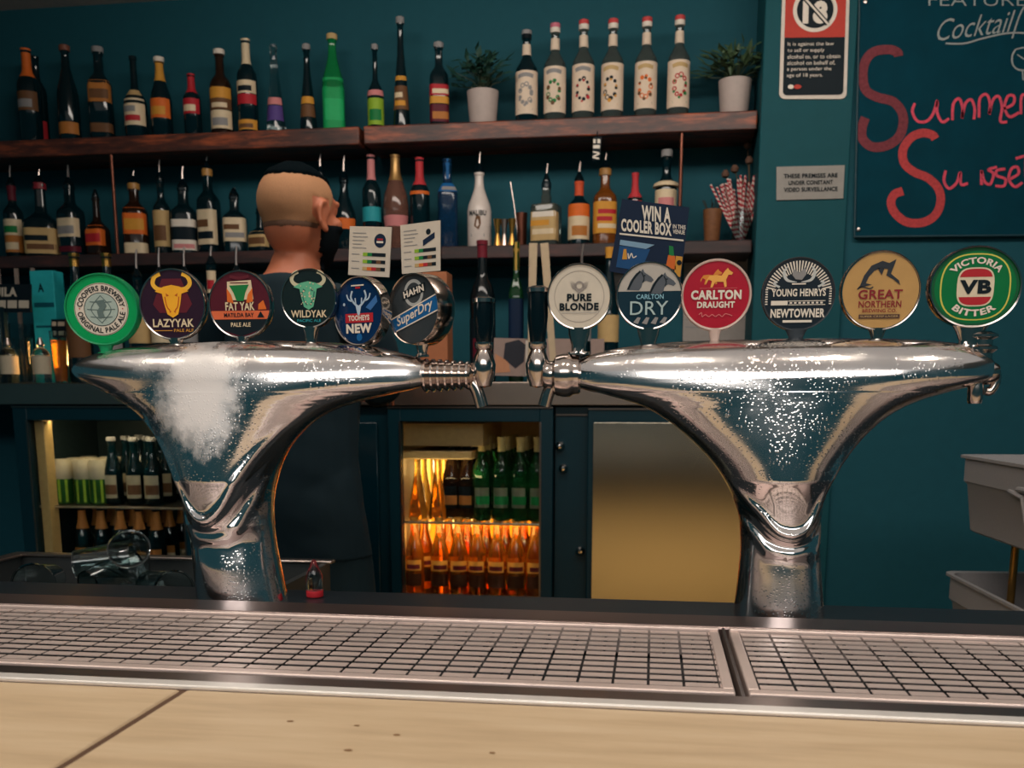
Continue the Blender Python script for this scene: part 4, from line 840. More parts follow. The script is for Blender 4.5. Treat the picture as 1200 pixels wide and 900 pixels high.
# six syrup bottles
SY_ = [(617, 36, 'grey', GREY, GREY, 'with black cap and grey fruit label'), (650, 28, 'green', GREEN, BROWN, 'with pink cap and dark green label print'), (683, 24, 'red', INK, RED, 'with dark leaves and red berries on its label'), (717, 23, 'gold', INK, GOLD, 'with gold and amber label print'), (756, 21, 'orange', ORANGE, BROWN, 'with orange and brown label print'), (794, 19, 'pink', RED, GREEN, 'with red fruit and green leaf print')]
for i, (x, yt, nm, c1, c2, lb) in enumerate(SY_):
    p, H, R = on_shelf(x, 140-i*1.6, yt, 25.5, YT, S1)
    t = bottle('cream-labelled syrup bottle '+lb, H, R, 'syrup', GLASSD if i == 0 else GLASST, [], None, 0, group='cream-labelled syrup bottles on the upper shelf', name='syrup_bottle')
    Hg = H; wf = wrap('syrup', R, Hg)
    m = MB(col('syrup_label', (220, 200, 178))); label_patch(m, 'syrup', R, Hg, 0.10*H, 0.555*H, 2, 88)
    m.use(GREY if i < 3 else KRAFT); m.ribbon([(-0.75*R, 0.495*H), (0, 0.51*H), (0.75*R, 0.495*H)], 0.012, wf, 1)
    m.use(c1)
    for k in range(9):
        a = k/9*2*math.pi; m.disc(0.55*R*math.cos(a), (0.31+0.10*math.sin(a))*H, R*R_.uniform(0.14, 0.24), wf, 1, 9)
    m.use(c2)
    for k in range(6):
        a = (k+0.4)/6*2*math.pi; m.disc(0.62*R*math.cos(a), (0.29+0.10*math.sin(a))*H, R*R_.uniform(0.10, 0.2), wf, 2, 8)
    m.use(col('syrup_label', (220, 200, 178))); m.disc(0, 0.31*H, R*0.30, wf, 3, 12, R*0.62)
    m.use(c2 if i > 2 else GREY); m.rect(-0.7*R, 0.14*H, 0.7*R, 0.16*H, wf, 1); m.build('label', t, angle=70)
    m = MB(col('syrup_label', (220, 200, 178))); z0, z1 = 0.735*H, 0.85*H; m.lathe([(prof_r('syrup', R, H, z0), z0), (prof_r('syrup', R, H, z0)+0.001, z0), (prof_r('syrup', R, H, z1)+0.001, z1), (prof_r('syrup', R, H, z1), z1)], 20); m.build('neck_label', t)
    m = MB(WHITE if i else GLOSSBLK); rc = R*0.46; m.lathe([(rc*0.8, 0.905*H), (rc, 0.907*H), (rc, 0.955*H), (0, 0.955*H)], 20); c_ = m.build('cap', t)
    m = MB((col('cap_pink', (196, 110, 128)) if i < 2 else col('cap_red', (196, 72, 72))) if i else GREY); m.lathe([(rc*1.0, 0.955*H), (rc*1.02, 0.96*H), (rc*0.98, 0.998*H), (0, H)], 20); m.build('cap_top', c_)
    put(t, p, R_.uniform(-0.15, 0.15))

# potted plants
LEAF1 = M('leaf_dark', (30, 66, 54), 0.5, var=0.4, scale=40); LEAF2 = M('leaf_olive', (66, 88, 58), 0.5, var=0.35, scale=40)
def plant(x, yb, yt, wp, ytop, spread, label, mat, n, seed):
    r = random.Random(seed); p, H, R = on_shelf(x, yb, yt, wp, YT, S1); t = thing('potted_plant', label, 'plant', p, 0, 'potted plants on the upper shelf')
    m = MB(col('pot_white', (180, 166, 160))); m.lathe([(0, 0), (R*0.80, 0), (R*0.83, 0.004), (R, H-0.003), (R, H), (R*0.92, H), (R*0.88, H-0.012), (0, H-0.012)], 32); m.build('pot', t)
    m = MB(M('soil', (50, 40, 34), 0.9)); m.lathe([(R*0.88, H-0.016), (R*0.87, H-0.010), (0, H-0.006)], 24); m.build('soil', t)
    top = P(x, ytop, YT).z-S1; m = MB(mat); st = MB(M('stem_green', (58, 70, 48), 0.6))
    for i in range(n):
        a = r.uniform(0, 6.283); e = r.random()**0.6; tip = Vector((math.cos(a)*spread*e, max(-0.065, min(0.095, math.sin(a)*spread*e*0.9)), H+(top-H)*(1-0.75*e*e)*r.uniform(0.55, 1.0)))
        if i % 2 == 0: st.tube([(0, 0, H-0.01), (tip.x*0.35, tip.y*0.35, H+(tip.z-H)*0.6), tuple(tip)], [0.0022, 0.0016, 0.001], 5)
        for q in range(3):
            c = Vector((tip.x*(0.6+0.2*q), tip.y*(0.6+0.2*q), H+(tip.z-H)*(0.7+0.15*q))); d = Vector((tip.x+r.uniform(-0.05, 0.05), tip.y*0.5+r.uniform(-0.04, 0.04), r.uniform(-0.03, 0.07))).normalized()
            L = r.uniform(0.028, 0.050); sd = d.cross(Vector((r.uniform(-.4, .4), -0.4, 1))).normalized(); w_ = L*0.26; up = sd.cross(d)*0.004
            m.add([c, c+d*L*0.4-sd*w_, c+d*L*0.4+up, c+d*L*0.4+sd*w_, c+d*L], [(0, 1, 2), (0, 2, 3), (1, 4, 2), (2, 4, 3)])
    st.build('stems', t); m.build('leaves', t, smooth=False)
plant(566, 144, 108, 37, 56, 0.11, 'white pot with dark drooping foliage, left of the syrup bottles', LEAF1, 46, 3)
plant(860, 134, 95, 38, 46, 0.135, 'white pot with leafy olive plant at the right end of the shelf', LEAF2, 60, 5)

# ------------------------------------------------------------------ lower shelf
LO = 'spirit bottles on the lower shelf'; YL = 3.272; CORKG = M('cork_gold', (176, 128, 66), 0.4)
T = [
 (19, 292, 193, 22, 'std', GLASSD, [(251, 268, CREAM, [GREEN]), (268, 286, AMBERL, [CREAM])], None, 0.07, (0.2, MAROON), 2, 'dark bottle with cream picture label, leftmost on the lower shelf'),
 (52, 292, 198, 37, 'squat', GLASSD, [(262, 289, KRAFT, [BROWN, INK])], M('cap_dark_red', (136, 34, 46)), 0.05, None, 5, 'wide squarish dark bottle with dark red ball cap'),
 (86, 292, 193, 26, 'std', GLASSD, [(251, 271, CREAM, [GREY]), (281, 287, MAROON, None)], None, 0.07, None, 4, 'dark bottle with cream label and silver pourer'),
 (116, 292, 225, 23, 'squat', GLASSB, [(260, 281, ORANGE, [RED])], None, 0.02, None, 4, 'short brown bottle with square orange label'),
 (161, 290, 200, 26, 'std', GLASSB, [(240, 268, ORANGE, [GOLD]), (277, 288, CREAM, None)], CORKG, 0.045, None, 4, 'brown bottle with gold ball stopper and slanted orange label'),
 (192, 290, 187, 20, 'std', GLASSD, [(242, 281, KRAFT, [BROWN])], None, 0.07, None, 2, 'slim dark bottle with tall dull gold label'),
 (218, 290, 195, 28, 'std', GLASSD, [(253, 261, WHITE, None), (261, 275, INK, None), (275, 286, WHITE, [PINK])], None, 0.07, None, 4, 'dark bottle with white label and black centre panel'),
 (247, 290, 183, 23, 'std', GLASSD, [(242, 280, CREAM, [INK, BROWN])], CORKG, 0.045, None, 4, 'tall bottle with gold stopper and tall cream label'),
 (277, 290, 220, 26, 'std', GLASSD, [(253, 278, CREAM, [GREY, BROWN])], None, 0.03, None, 4, 'dark bottle with squarish cream label, second left of the bartender'),
 (306, 290, 238, 24, 'squat', GLASSD, [(268, 284, KRAFT, [BROWN])], None, 0.03, None, 4, 'dark bottle with low gold label right beside the bartender'),
 (378, 290, 180, 22, 'std', GLASSD, [(255, 280, GREY, None)], None, 0.07, None, 2, 'dark bottle hidden behind the head of the bartender'),
 (405, 289, 182, 26, 'sloped', GLASSD, [(253, 265, ORANGE, None)], None, 0.08, None, 2, 'dark bottle with one orange band, right of the bartender'),
 (437, 288, 182, 22, 'std', GLASSD, [(240, 256, TEALP, None), (262, 270, MAROON, None)], None, 0.0, (0.26, PINK), 2, 'dark bottle with pink neck foil and teal spot'),
 (465, 288, 182, 30, 'bulb', GLASSR, [(250, 262, PINK, None)], None, 0.0, (0.27, M('foil_gold', (176, 138, 84), 0.35, 0.6)), 2, 'bulbous rose-coloured bottle with gold neck foil'),
 (493, 288, 185, 23, 'std', GLASSD, [(223, 227, ORANGE, None)], None, 0.0, (0.30, col('foil_red', (190, 56, 62))), 2, 'dark bottle with bright red neck foil and orange collar'),
 (525, 287, 187, 23, 'std', GLASSBL, [(214, 224, BLUE, [GREY])], None, 0.0, (0.22, BLUE), 4, 'dark blue textured bottle with blue neck foil'),
 (640, 286, 192, 31, 'block', GLASST, [(237, 280, KRAFT, [CREAM, GOLD, WHITE])], BLACK, 0.06, None, 8, 'square clear bottle with cream panel and black pourer'),
 (678, 285, 190, 25, 'std', GLASSD, [(238, 252, ORANGE, None), (252, 278, CREAM, [AMBERL])], None, 0.06, (0.22, col('foil_orange', (206, 84, 50))), 2, 'bottle with orange neck and cream label, black pourer'),
 (708, 285, 180, 27, 'std', GLASSW, [(236, 272, GOLD, [CREAM, RED, RED])], CORKG, 0.05, None, 3, 'amber bottle with gold and red label and gold stopper'),
 (743, 285, 203, 18, 'std', GLASSD, [(250, 272, GREY, None)], None, 0.0, (0.42, col('foil_red', (190, 56, 62))), 2, 'dark bottle with long red neck sleeve behind the blue sign'),
 (779, 284, 176, 25, 'std', GLASSD, [(222, 245, CREAM, [PINK]), (250, 275, CREAM, [BROWN])], GREY, 0.0, (0.0001, GREY), 2, 'dark bottle with pale cap and cream collar near the copper rod'),
]
for x, yb, yt, wp, kind, g, ls, cap, pour, foil, nn, label in T:
    p, H, R = on_shelf(x, yb, yt, wp, YL, S2)
    t = put(bottle(label, H, R, kind, g, lab(yb, yt, *ls), cap, pour, nn, 0.075, foil if foil and foil[0] > 0.01 else None, group=LO), p, R_.uniform(-0.1, 0.1) if nn == 2 else R_.choice((0.2, -0.2, 0.3)))
    if 'ball' in label or 'gold stopper' in label:
        m = MB(CORKG if 'gold' in label else MATS['cap_dark_red']); q = 0.017; z = H-pour-0.012; m.lathe([(0, z-0.012), (q*0.7, z-0.008), (q, z+0.004), (q*0.75, z+0.016), (0, z+0.02)], 16); m.build('ball_stopper', t)
    if 'cream collar' in label:
        m = MB(CREAM); z = H*0.66; q = prof_r('std', R, H-0.012, z); m.lathe([(q, z-0.018), (q+0.016, z-0.014), (q+0.012, z-0.004), (q, z+0.002)], 20); m.build('collar', t)
# white rum bottle
p, H, R = on_shelf(562, 286, 178, 28, YL, S2)
t = bottle('opaque white bottle with palm print and black pourer', H, R, 'sloped', MILK, [], None, 0.065, group=LO); put(t, p)
m = MB(INK); wf = wrap('sloped', R, H-0.065); m.text('MALIBU', 0, 0.355*H, 1.55*R, 0.017, wf, 1, 0.03); m.use(BROWN); m.poly([(-0.3*R, 0.22*H), (0.1*R, 0.18*H), (0.3*R, 0.24*H), (0.25*R, 0.32*H), (-0.1*R, 0.33*H)], wf, 1); m.use(GREY); m.rect(-0.6*R, 0.11*H, 0.6*R, 0.145*H, wf, 1); m.build('label', t)
# jiggers and bar spoon
for i, (x, lb) in enumerate(((583, 'left one of three small steel jiggers'), (591, 'middle one of three small steel jiggers'), (600, 'right one of three small steel jiggers'))):
    p, H, R = on_shelf(x, 286, 252+i, 9.5, 3.235+0.006*(i % 2), S2); H = min(H, 0.085)
    t = thing('jigger', lb+' on the lower shelf', 'jigger', p, 0, 'small steel jiggers'); m = MB(BRASS if i != 1 else STEEL); m.lathe([(0, 0.001), (R*0.95, 0), (R*0.45, H*0.45), (R*0.45, H*0.5), (R, H), (R*0.9, H), (R*0.4, H*0.55), (0, H*0.52)], 20); m.build('cup', t)
p, H, R = on_shelf(603, 286, 213, 3, 3.30, S2); t = thing('bar_spoon', 'thin steel bar spoon standing behind the jiggers', 'spoon', p); m = MB(STEEL)
m.tube([(0.012, 0, 0.02), (0.0, 0, H*0.6), (-0.014, 0, H)], 0.0022, 8); m.build('handle', t); m = MB(STEEL); m.lathe([(0, 0), (0.010, 0.006), (0.011, 0.014), (0.006, 0.024), (0, 0.026)], 14, (0.012, 0, 0), sy=0.4); m.build('bowl', t)
m = MB(COPPER); p, H, R = on_shelf(611, 286, 250, 14, 3.31, S2); t = thing('ornament_cup', 'small copper cup beside the jiggers', 'cup', p); m.lathe([(0, 0), (R*0.8, 0), (R, H), (R*0.9, H), (R*0.72, 0.004), (0, 0.004)], 20); m.build('cup', t)

# candle cup, straw jar with straws, dried flowers
p, H, R = on_shelf(834, 279, 246, 22, YL, S2); t = thing('candle_cup', 'small amber wooden cup on the shelf left of the straws', 'cup', p); m = MB(M('cup_amber', (120, 78, 48), 0.5, var=0.35, scale=90)); m.lathe([(0, 0), (R*0.72, 0), (R*0.78, 0.006), (R, H), (R*0.9, H), (R*0.7, 0.01), (0, 0.01)], 24); m.build('cup', t)
m = MB(M('twig_dark', (44, 52, 48), 0.7))
for k in range(9): a = R_.uniform(0, 6.28); m.tube([(0, 0, 0.012), (0.6*R*math.cos(a), 0.6*R*math.sin(a), H), (1.1*R*math.cos(a), 1.1*R*math.sin(a), H+R_.uniform(0.015, 0.04))], 0.0016, 5)
m.build('twigs', t)
p, H, R = on_shelf(868, 278, 246, 24, YL, S2); JL = p.copy(); JR = R-0.008
t = thing('straw_jar', 'clear glass jar holding striped straws at the shelf end', 'jar', p); m = MB(GLASSC); m.lathe([(0, 0), (R, 0), (R, H), (R-0.003, H), (R-0.003, 0.005), (0, 0.005)], 28); m.build('jar_glass', t)
def straw_mat():
    m = M('striped_paper', (214, 196, 186), 0.6); nt = m.node_tree; b = nt.nodes['Principled BSDF']
    tc = nt.nodes.new('ShaderNodeTexCoord'); sp = nt.nodes.new('ShaderNodeSeparateXYZ'); nt.links.new(tc.outputs['Object'], sp.inputs[0])
    at = nt.nodes.new('ShaderNodeMath'); at.operation = 'ARCTAN2'; nt.links.new(sp.outputs[1], at.inputs[0]); nt.links.new(sp.outputs[0], at.inputs[1])
    mz = nt.nodes.new('ShaderNodeMath'); mz.operation = 'MULTIPLY_ADD'; mz.inputs[1].default_value = 380; nt.links.new(sp.outputs[2], mz.inputs[0]); nt.links.new(at.outputs[0], mz.inputs[2])
    sn = nt.nodes.new('ShaderNodeMath'); sn.operation = 'SINE'; nt.links.new(mz.outputs[0], sn.inputs[0])
    r = ramp(nt, [(0.46, lin((214, 196, 186))), (0.54, lin((176, 34, 52)))]); mm = nt.nodes.new('ShaderNodeMath'); mm.operation = 'MULTIPLY_ADD'; mm.inputs[1].default_value = 0.5; mm.inputs[2].default_value = 0.5
    nt.links.new(sn.outputs[0], mm.inputs[0]); nt.links.new(mm.outputs[0], r.inputs[0]); nt.links.new(r.outputs[0], b.inputs['Base Color']); return m
m = MB(straw_mat()); m.lathe([(0.0028, 0.0), (0.0037, 0.0), (0.0037, 0.195), (0.0028, 0.195)], 10); st0 = m.build('paper_straw'); tag(st0, 'red and white striped paper straw in the glass jar', 'straw', 'striped straws in the jar')
for k in range(46):
    o = st0 if k == 0 else st0.copy()
    if k: COL.objects.link(o)
    a = R_.uniform(0, 6.28); e = 0.2+0.8*math.sqrt(R_.random()); fx, fy = math.cos(a)*e, math.sin(a)*e
    o.location = (JL.x+fx*JR*0.35, JL.y+fy*JR*0.35, JL.z+0.007); d = Vector((fx*0.095-0.014, fy*0.035, 0.19)); o.rotation_euler = d.to_track_quat('Z', 'Y').to_euler()
    o.scale = (1, 1, R_.uniform(0.82, 1.02))
p, H, R = on_shelf(884, 279, 175, 10, 3.33, S2); t = thing('dried_flowers', 'brown dried flower heads on stems behind the straws', 'flowers', (p.x-0.012, p.y, p.z)); m = MB(M('dry_stem', (84, 70, 52), 0.8)); h = MB(M('dry_head', (104, 76, 62), 0.9, var=0.4))
for x, y in ((861, 198), (878, 188), (872, 215), (876, 170), (850, 204)):
    q = P(x, y, 3.33)-t.location; m.tube([(0, 0, 0), (q.x*0.5, 0.0, q.z*0.6), tuple(q)], 0.0018, 6); h.lathe([(0, -0.014), (0.011, -0.008), (0.013, 0.002), (0.006, 0.012), (0, 0.013)], 12, q)
m.build('stems', t); h.build('flower_heads', t)
# small black and white tag hanging under the upper shelf
t, m, mf = slab([(694, 188), (703, 187), (705, 160), (696, 161)], 3.19, 0.003, 'hanging_tag', 'small black and white tag hanging below the upper shelf', 'tag', INK); o = m.build('tag_card', t, smooth=False)
p = MB(WHITE); p.rect(695, 170, 703, 174, mf, 1); p.rect(695.2, 163, 698, 168, mf, 1); p.rect(700, 163, 703.5, 168, mf, 1); p.ribbon([(695, 178), (702, 180), (695, 184), (702, 186)], 2, mf, 1); p.build('print', o, smooth=False)
m = MB(INK); m.tube([P(700, 163, 3.1915)-t.location, P(700, 154, 3.2)-t.location], 0.0015, 6); m.build('string', t)

# ------------------------------------------------------------------ things standing on the back counter
ZC = 1.362; BCK = 'bottles standing on the back counter'
T = [
 (97, 297, 28, 'wine', GLASSD, [(0.2, 0.5, BROWN)], (0.10, BRASS), 0, 'dark bottle with brass cap on the counter, above the green badge, left one'),
 (134, 297, 28, 'wine', GLASSD, [(0.2, 0.5, GREY)], (0.10, BRASS), 0, 'dark bottle with brass cap on the counter, above the green badge, right one'),
 (168, 292, 26, 'std', GLASSD, [(0.3, 0.5, KRAFT)], None, 0.09, 'dark bottle with pourer between green and golden bull badges'),
 (194, 290, 26, 'std', GLASSD, [(0.3, 0.5, CREAM)], None, 0.09, 'dark bottle with pourer straight behind the golden bull badge'),
 (223, 289, 26, 'std', GLASSD, [(0.3, 0.5, GREY)], None, 0.09, 'dark bottle with pourer right of the golden bull badge'),
 (254, 288, 28, 'std', GLASSD, [(0.66, 0.82, CREAM, [RED])], None, 0.06, 'dark bottle with cream neck label behind the maroon badge'),
 (283, 288, 26, 'std', GLASSD, [(0.3, 0.5, GREY)], None, 0.09, 'dark bottle with pourer straight above the maroon badge'),
 (566, 282, 30, 'wine', M('wine_glass_black', (10, 20, 24), 0.1), [(0.12, 0.45, INK, [MAROON])], (0.12, col('foil_maroon', (110, 30, 44))), 0, 'tall black wine bottle with maroon neck foil, behind left tap handle'),
 (680, 286, 24, 'std', GLASSD, [(0.3, 0.5, GREY)], None, 0.09, 'dark bottle with pourer straight behind the cream badge'),
 (712, 290, 24, 'sloped', GLASSD, [(0.3, 0.5, KRAFT)], (0.08, GOLD), 0, 'dark bottle with gold collar between cream badge and blue sign'),
]
for x, yt, wp, kind, g, ls, foil, pour, label in T:
    b = P(x, 440, 3.06); H = P(x, yt, 3.06).z-ZC; R = wp/2/ppm(b)
    put(bottle(label, H, R, kind, g, ls, None, pour, 2, 0.06, foil, group=BCK), (b.x, 3.06, ZC))
# green-gold bottle with upright lettering, and the striped box below it
b = P(605, 400, 3.03); H = P(605, 284, 3.03).z-ZC; R = 8.5/ppm(b)
t = bottle('slim green and gold bottle with upright lettering between the towers', H, R, 'std', GLASSDG, [(0.10, 0.60, NAVY)], None, 0, 4, 0.06, (0.2, M('foil_gold2', (190, 150, 70), 0.35, 0.5)), group=BCK)
m = MB(GOLD); wf = wrap('std', R, H)
for k in range(8): m.rect(-0.35*R, H*(0.14+k*0.055), 0.35*R, H*(0.175+k*0.055), wf, 2)
m.build('lettering', t); put(t, (b.x, 3.03, ZC))
# photo card holder
t, m, mf = slab([(578, 440), (619, 441), (620, 397), (579, 396)], 2.99, 0.006, 'photo_card', 'pale card with dark picture standing between the two towers', 'card', col('card_pinkish', (150, 130, 122))); o = m.build('card', t, smooth=False)
p = MB(col('photo_dark', (44, 46, 54))); p.poly([(592, 402), (608, 398), (616, 404), (614, 424), (604, 432), (590, 420)], mf, 1); p.use(col('photo_peach', (186, 132, 100))); p.poly([(580, 414), (596, 424), (598, 436), (580, 437)], mf, 1); p.use(WHITE); p.poly([(616, 399), (619, 399), (618, 440), (616, 440)], mf, 2); p.build('print', o, smooth=False)
for x0, lb in ((641, 'small blank pinkish tile standing left below the cream badge'), (693, 'small blank pale tile standing right below the cream badge')):
    t, m, mf = slab([(x0, 440), (x0+33 if x0 < 690 else x0+15, 440), (x0+33 if x0 < 690 else x0+15, 397), (x0-1, 397)], 2.98, 0.006, 'card_tile', lb, 'card', col('card_pinkish', (150, 130, 122))); m.build('card', t, smooth=False)
# cream paddles
for k, (xa_, ya, xb_, yb, lb) in enumerate(((622, 400, 625, 285, 'left one of two long pale wooden paddles behind the tap handle'), (650, 432, 638, 285, 'right one of two long pale wooden paddles behind the tap handle'))):
    a = P(xa_, ya, 2.97+k*0.012); a.z = max(a.z, ZC); a.z = ZC; b = P(xb_, yb, 2.97+k*0.012); t = thing('wooden_paddle', lb, 'paddle', a, 0, 'pale wooden paddles'); d = b-a; q = d.length; ax = d.normalized()
    side = ax.cross(Vector((0, 1, 0))).normalized(); m = MB(col('paddle_cream', (186, 166, 138))); w1, w2 = 0.009, 0.012; th_ = Vector((0, 0.0035, 0)); e = ax*q
    vs = [-side*w1-th_, side*w1-th_, side*w1+th_, -side*w1+th_]; vs2 = [e-side*w2-th_, e+side*w2-th_, e+side*w2+th_, e-side*w2+th_]; m.add(vs+vs2, [(3, 2, 1, 0), (4, 5, 6, 7), (0, 1, 5, 4), (1, 2, 6, 5), (2, 3, 7, 6), (3, 0, 4, 7)]); m.build('blade', t, smooth=False)
# notices on the splashback
def notice(pts, lb, rows, Y=3.388):
    t, m, mf = slab(pts, Y, 0.004, 'paper_notice', lb, 'notice', col('paper', (158, 150, 144))); o = m.build('sheet', t, smooth=False); p = MB(GREY)
    (x0, y1), (x1, _), (_, y0), _ = pts
    for k in range(rows): y = y0+(y1-y0)*(0.12+0.8*k/rows); p.rect(x0+3, y, x0+(x1-x0)*R_.uniform(0.6, 0.9), y+1.3, mf, 1)
    p.build('print', o, smooth=False)
notice([(800, 400), (881, 400), (883, 298), (802, 299)], 'large pale paper notice on the wall below the straws', 9)
notice([(714, 362), (744, 362), (744, 318), (714, 318)], 'small pale paper notice on the wall between cream and grey badges', 6)
# small box of corks or straws behind badge 8
b = P(784, 425, 3.02); t = thing('sugar_caddy', 'small pale caddy of sachets behind the red badge', 'caddy', (b.x, 3.02, ZC)); m = MB(BLACKT); m.box((-0.05, -0.03, 0), (0.05, 0.03, 0.045)); m.build('box', t, bevel=0.003)
for k in range(6): m = MB(col('sachet', (196, 168, 130))); m.box((-0.044+k*0.015, -0.02, 0.0455), (-0.032+k*0.015, 0.02, 0.095)); m.build('sachet', t, bevel=0.001)
# cardboard box behind the angled badge
b = P(514, 425, 2.985); t = thing('carton', 'small tan cardboard carton behind the blue-banded badge', 'box', (b.x, 3.0, ZC)); z = P(520, 319, 2.985).z-ZC; m = MB(M('carton_tan', (168, 104, 68), 0.7)); m.box((-0.055, -0.03, 0), (0.032, 0.05, z)); m.build('box', t, bevel=0.002); m = MB(KRAFT); m.box((-0.0555, -0.0305, z*0.45), (0.0325, 0.0, z*0.6)); m.build('tape', t)

# glassware and signs at the left end of the counter
def at(x, Y): return P(x, 440, Y).x
def bitters(x, label):
    t = thing('dasher_bottle', label, 'bottle', (at(x, 3.0), 3.0, ZC), 0, 'small dasher bottles on the counter'); R = 10/ppm(P(x, 430, 3.0)); H = P(x, 396, 3.0).z-ZC
    m = MB(GLASSC); m.lathe([(0, 0), (R, 0), (R, H*0.62), (R*0.8, H*0.72), (R*0.34, H*0.80), (R*0.34, H*0.88), (0, H*0.88)], 24); m.build('glass_body', t)
    m = MB(col('dasher_label', (186, 174, 150))); m.lathe([(R, 0.2*H), (R+0.0008, 0.2*H), (R+0.0008, 0.6*H), (R, 0.6*H)], 24); m.build('label', t)
    m = MB(STEEL); m.lathe([(R*0.42, H*0.84), (R*0.45, H*0.85), (R*0.3, H*0.93), (R*0.18, H), (0, H)], 16); m.build('dasher_top', t)
bitters(12, 'white-labelled dasher bottle at the far left of the counter'); bitters(50, 'white-labelled dasher bottle beside the orange drink, second from left')
def tumbler(x, Y, wp, yt, label, z0=None, k=0.85):
    c = P(x, 440, Y); R = wp/2/ppm(c); zb = ZC if z0 is None else z0; H = P(x, yt, Y).z-zb
    t = thing('glass_tumbler', label, 'glass', (c.x, Y, zb), 0, 'clear glassware at the left end'); m = MB(GLASSC); m.lathe([(0, 0), (R*k, 0), (R, H), (R-0.002, H), (R*k-0.002, 0.008), (0, 0.008)], 24); m.build('glass', t); return t, zb+H
t, z = tumbler(4, 3.08, 26, 408, 'clear tumbler at the far left, bottom of the stack'); t, z = tumbler(4, 3.08, 24, 378, 'clear tumbler stacked in the middle at the far left', z); tumbler(4, 3.08, 24, 352, 'clear tumbler on top of the stack at the far left', z)
tumbler(30, 3.10, 22, 396, 'clear tumbler between the two dasher bottles'); tumbler(38, 3.2, 20, 380, 'tall clear glass behind the right dasher bottle')
b = (at(72, 3.04), 3.04, ZC); t = thing('orange_drink_glass', 'glass of glowing orange drink beside the green badge', 'drink', b); R = 10/ppm(Vector(b)); H = P(72, 388, 3.04).z-ZC; m = MB(GLASSC); m.lathe([(0, 0), (R*0.7, 0), (R, H), (R-0.0015, H), (R*0.7-0.0015, 0.006), (0, 0.006)], 24); m.build('glass', t)
m = MB(M('orange_drink', (250, 140, 40), 0.2, trans=0.7)); m.lathe([(0, 0.0065), (R*0.7-0.002, 0.0065), (R*0.95-0.002, H*0.82), (0, H*0.82)], 24); m.build('drink', t)
area('drink_backlight_fill', (b[0]+0.01, 3.13, ZC+0.10), (b[0]-0.05, 2.9, ZC+0.05), 0.12, 0.08, 0.9, (1.0, 0.5, 0.14))  # added backlight that makes the drink glow; no lamp stands here
b = (at(64, 3.16), 3.16, ZC); z = P(64, 318, 3.16).z-ZC; t = thing('teal_carton', 'bright teal carton standing left of the green badge', 'carton', b); hw = 14.5/ppm(Vector(b)); m = MB(col('carton_teal', (44, 182, 190))); m.box((-hw, -0.03, 0), (hw, 0.03, z)); o = m.build('box', t, bevel=0.002)
m = MB(INK); mf = front(-0.0305); m.text('A', -0.005, z*0.85, 0.022, 0.028, mf, 1, 0.03); m.use(col('carton_line', (14, 92, 108))); m.rect(-hw*0.8, z*0.68, hw*0.9, z*0.72, mf, 1); m.rect(-hw*0.8, z*0.50, hw*0.9, z*0.52, mf, 1); m.build('print', o, smooth=False)
def letterboard(x0, x1, y0, y1, rows, lb, Y):
    t, m, mf = slab([(x0, y1), (x1, y1), (x1, y0), (x0, y0)], Y, 0.006, 'letter_board', lb, 'sign', INK); o = m.build('board', t, smooth=False); p = MB(col('letter_white', (196, 186, 168)))
    for s, x, y, w_, h_ in rows: p.text(s, x, y, w_, h_, lambda u, v, k, y=y: mf(u, 2*y-v, k), 1, 0.05)
    p.build('lettering', o, smooth=False); return t
t = letterboard(-40, 36, 333, 366, [('TEQUILA', -6, 343, 52, 13)], 'black board with white letters at the left edge', 3.02)
m = MB(col('letter_white', (196, 186, 168))); mf = pxmap(3.02, t.location, 0.0009)
for x0, x1 in ((-8, 7), (9, 20), (22, 34)): m.rect(x0, 352, x1, 361, mf, 1)
m.build('blocks', t, smooth=False)
m = MB(BLACK); c = P(-2, 440, 3.03); zt = P(0, 367, 3.02).z-t.location.z
for x in (-20, 12): q = P(x, 440, 3.03)-t.location; m.box((q.x-0.006, -0.006, ZC-t.location.z), (q.x+0.006, 0.012, P(x, 360, 3.03).z-t.location.z))
m.build('stand', t)
t = letterboard(60, 87, 374, 396, [], 'small card of white blocks standing behind the orange drink', 3.12)
m = MB(col('letter_white', (196, 186, 168))); mf = pxmap(3.12, t.location, 0.0009)
for r, y in enumerate((377, 388)):
    for x0, x1 in ((61, 66), (68, 76), (78, 86)): m.rect(x0+r, y, x1, y+5, mf, 1)
m.build('blocks', t, smooth=False); m = MB(BLACK); q = P(73, 440, 3.125)-t.location; m.box((q.x-0.005, 0.0, ZC-t.location.z), (q.x+0.005, 0.01, P(73, 390, 3.125).z-t.location.z)); m.build('stand', t)
# steel posts of a rack behind the glassware
t = thing('bottle_rack', 'grey steel rack posts at the left end of the counter', 'rack', (at(26, 3.19), 3.192, ZC)); 
m = MB(M('rack_grey', (150, 134, 124), 0.5)); q = t.location
for x in (5, 26, 45): xx = P(x, 400, 3.192).x-q.x; m.box((xx-0.006, -0.004, 0), (xx+0.006, 0.004, 0.392)); 
m.box((P(5, 400, 3.192).x-q.x-0.006, -0.004, 0.0), (P(45, 400, 3.192).x-q.x+0.006, 0.004, 0.01)); m.build('posts', t)
# ------------------------------------------------------------------ bottles and cans in the fridges
def fridge_set(make, spots, name_front, name_back, group):
    first = None
    for i, (x, y, z, fr, extra) in enumerate(spots):
        if first is None: first = make(); o = first
        else: o = copy_tree(first)
        o.location = (x, y, z); o.rotation_euler = (0, 0, R_.uniform(-0.2, 0.2))
        tag(o, name_front(extra) if fr else name_back, None, group)
    return first
def row(pxs, yb, Y): return [P(x, yb, Y).x for x in pxs]
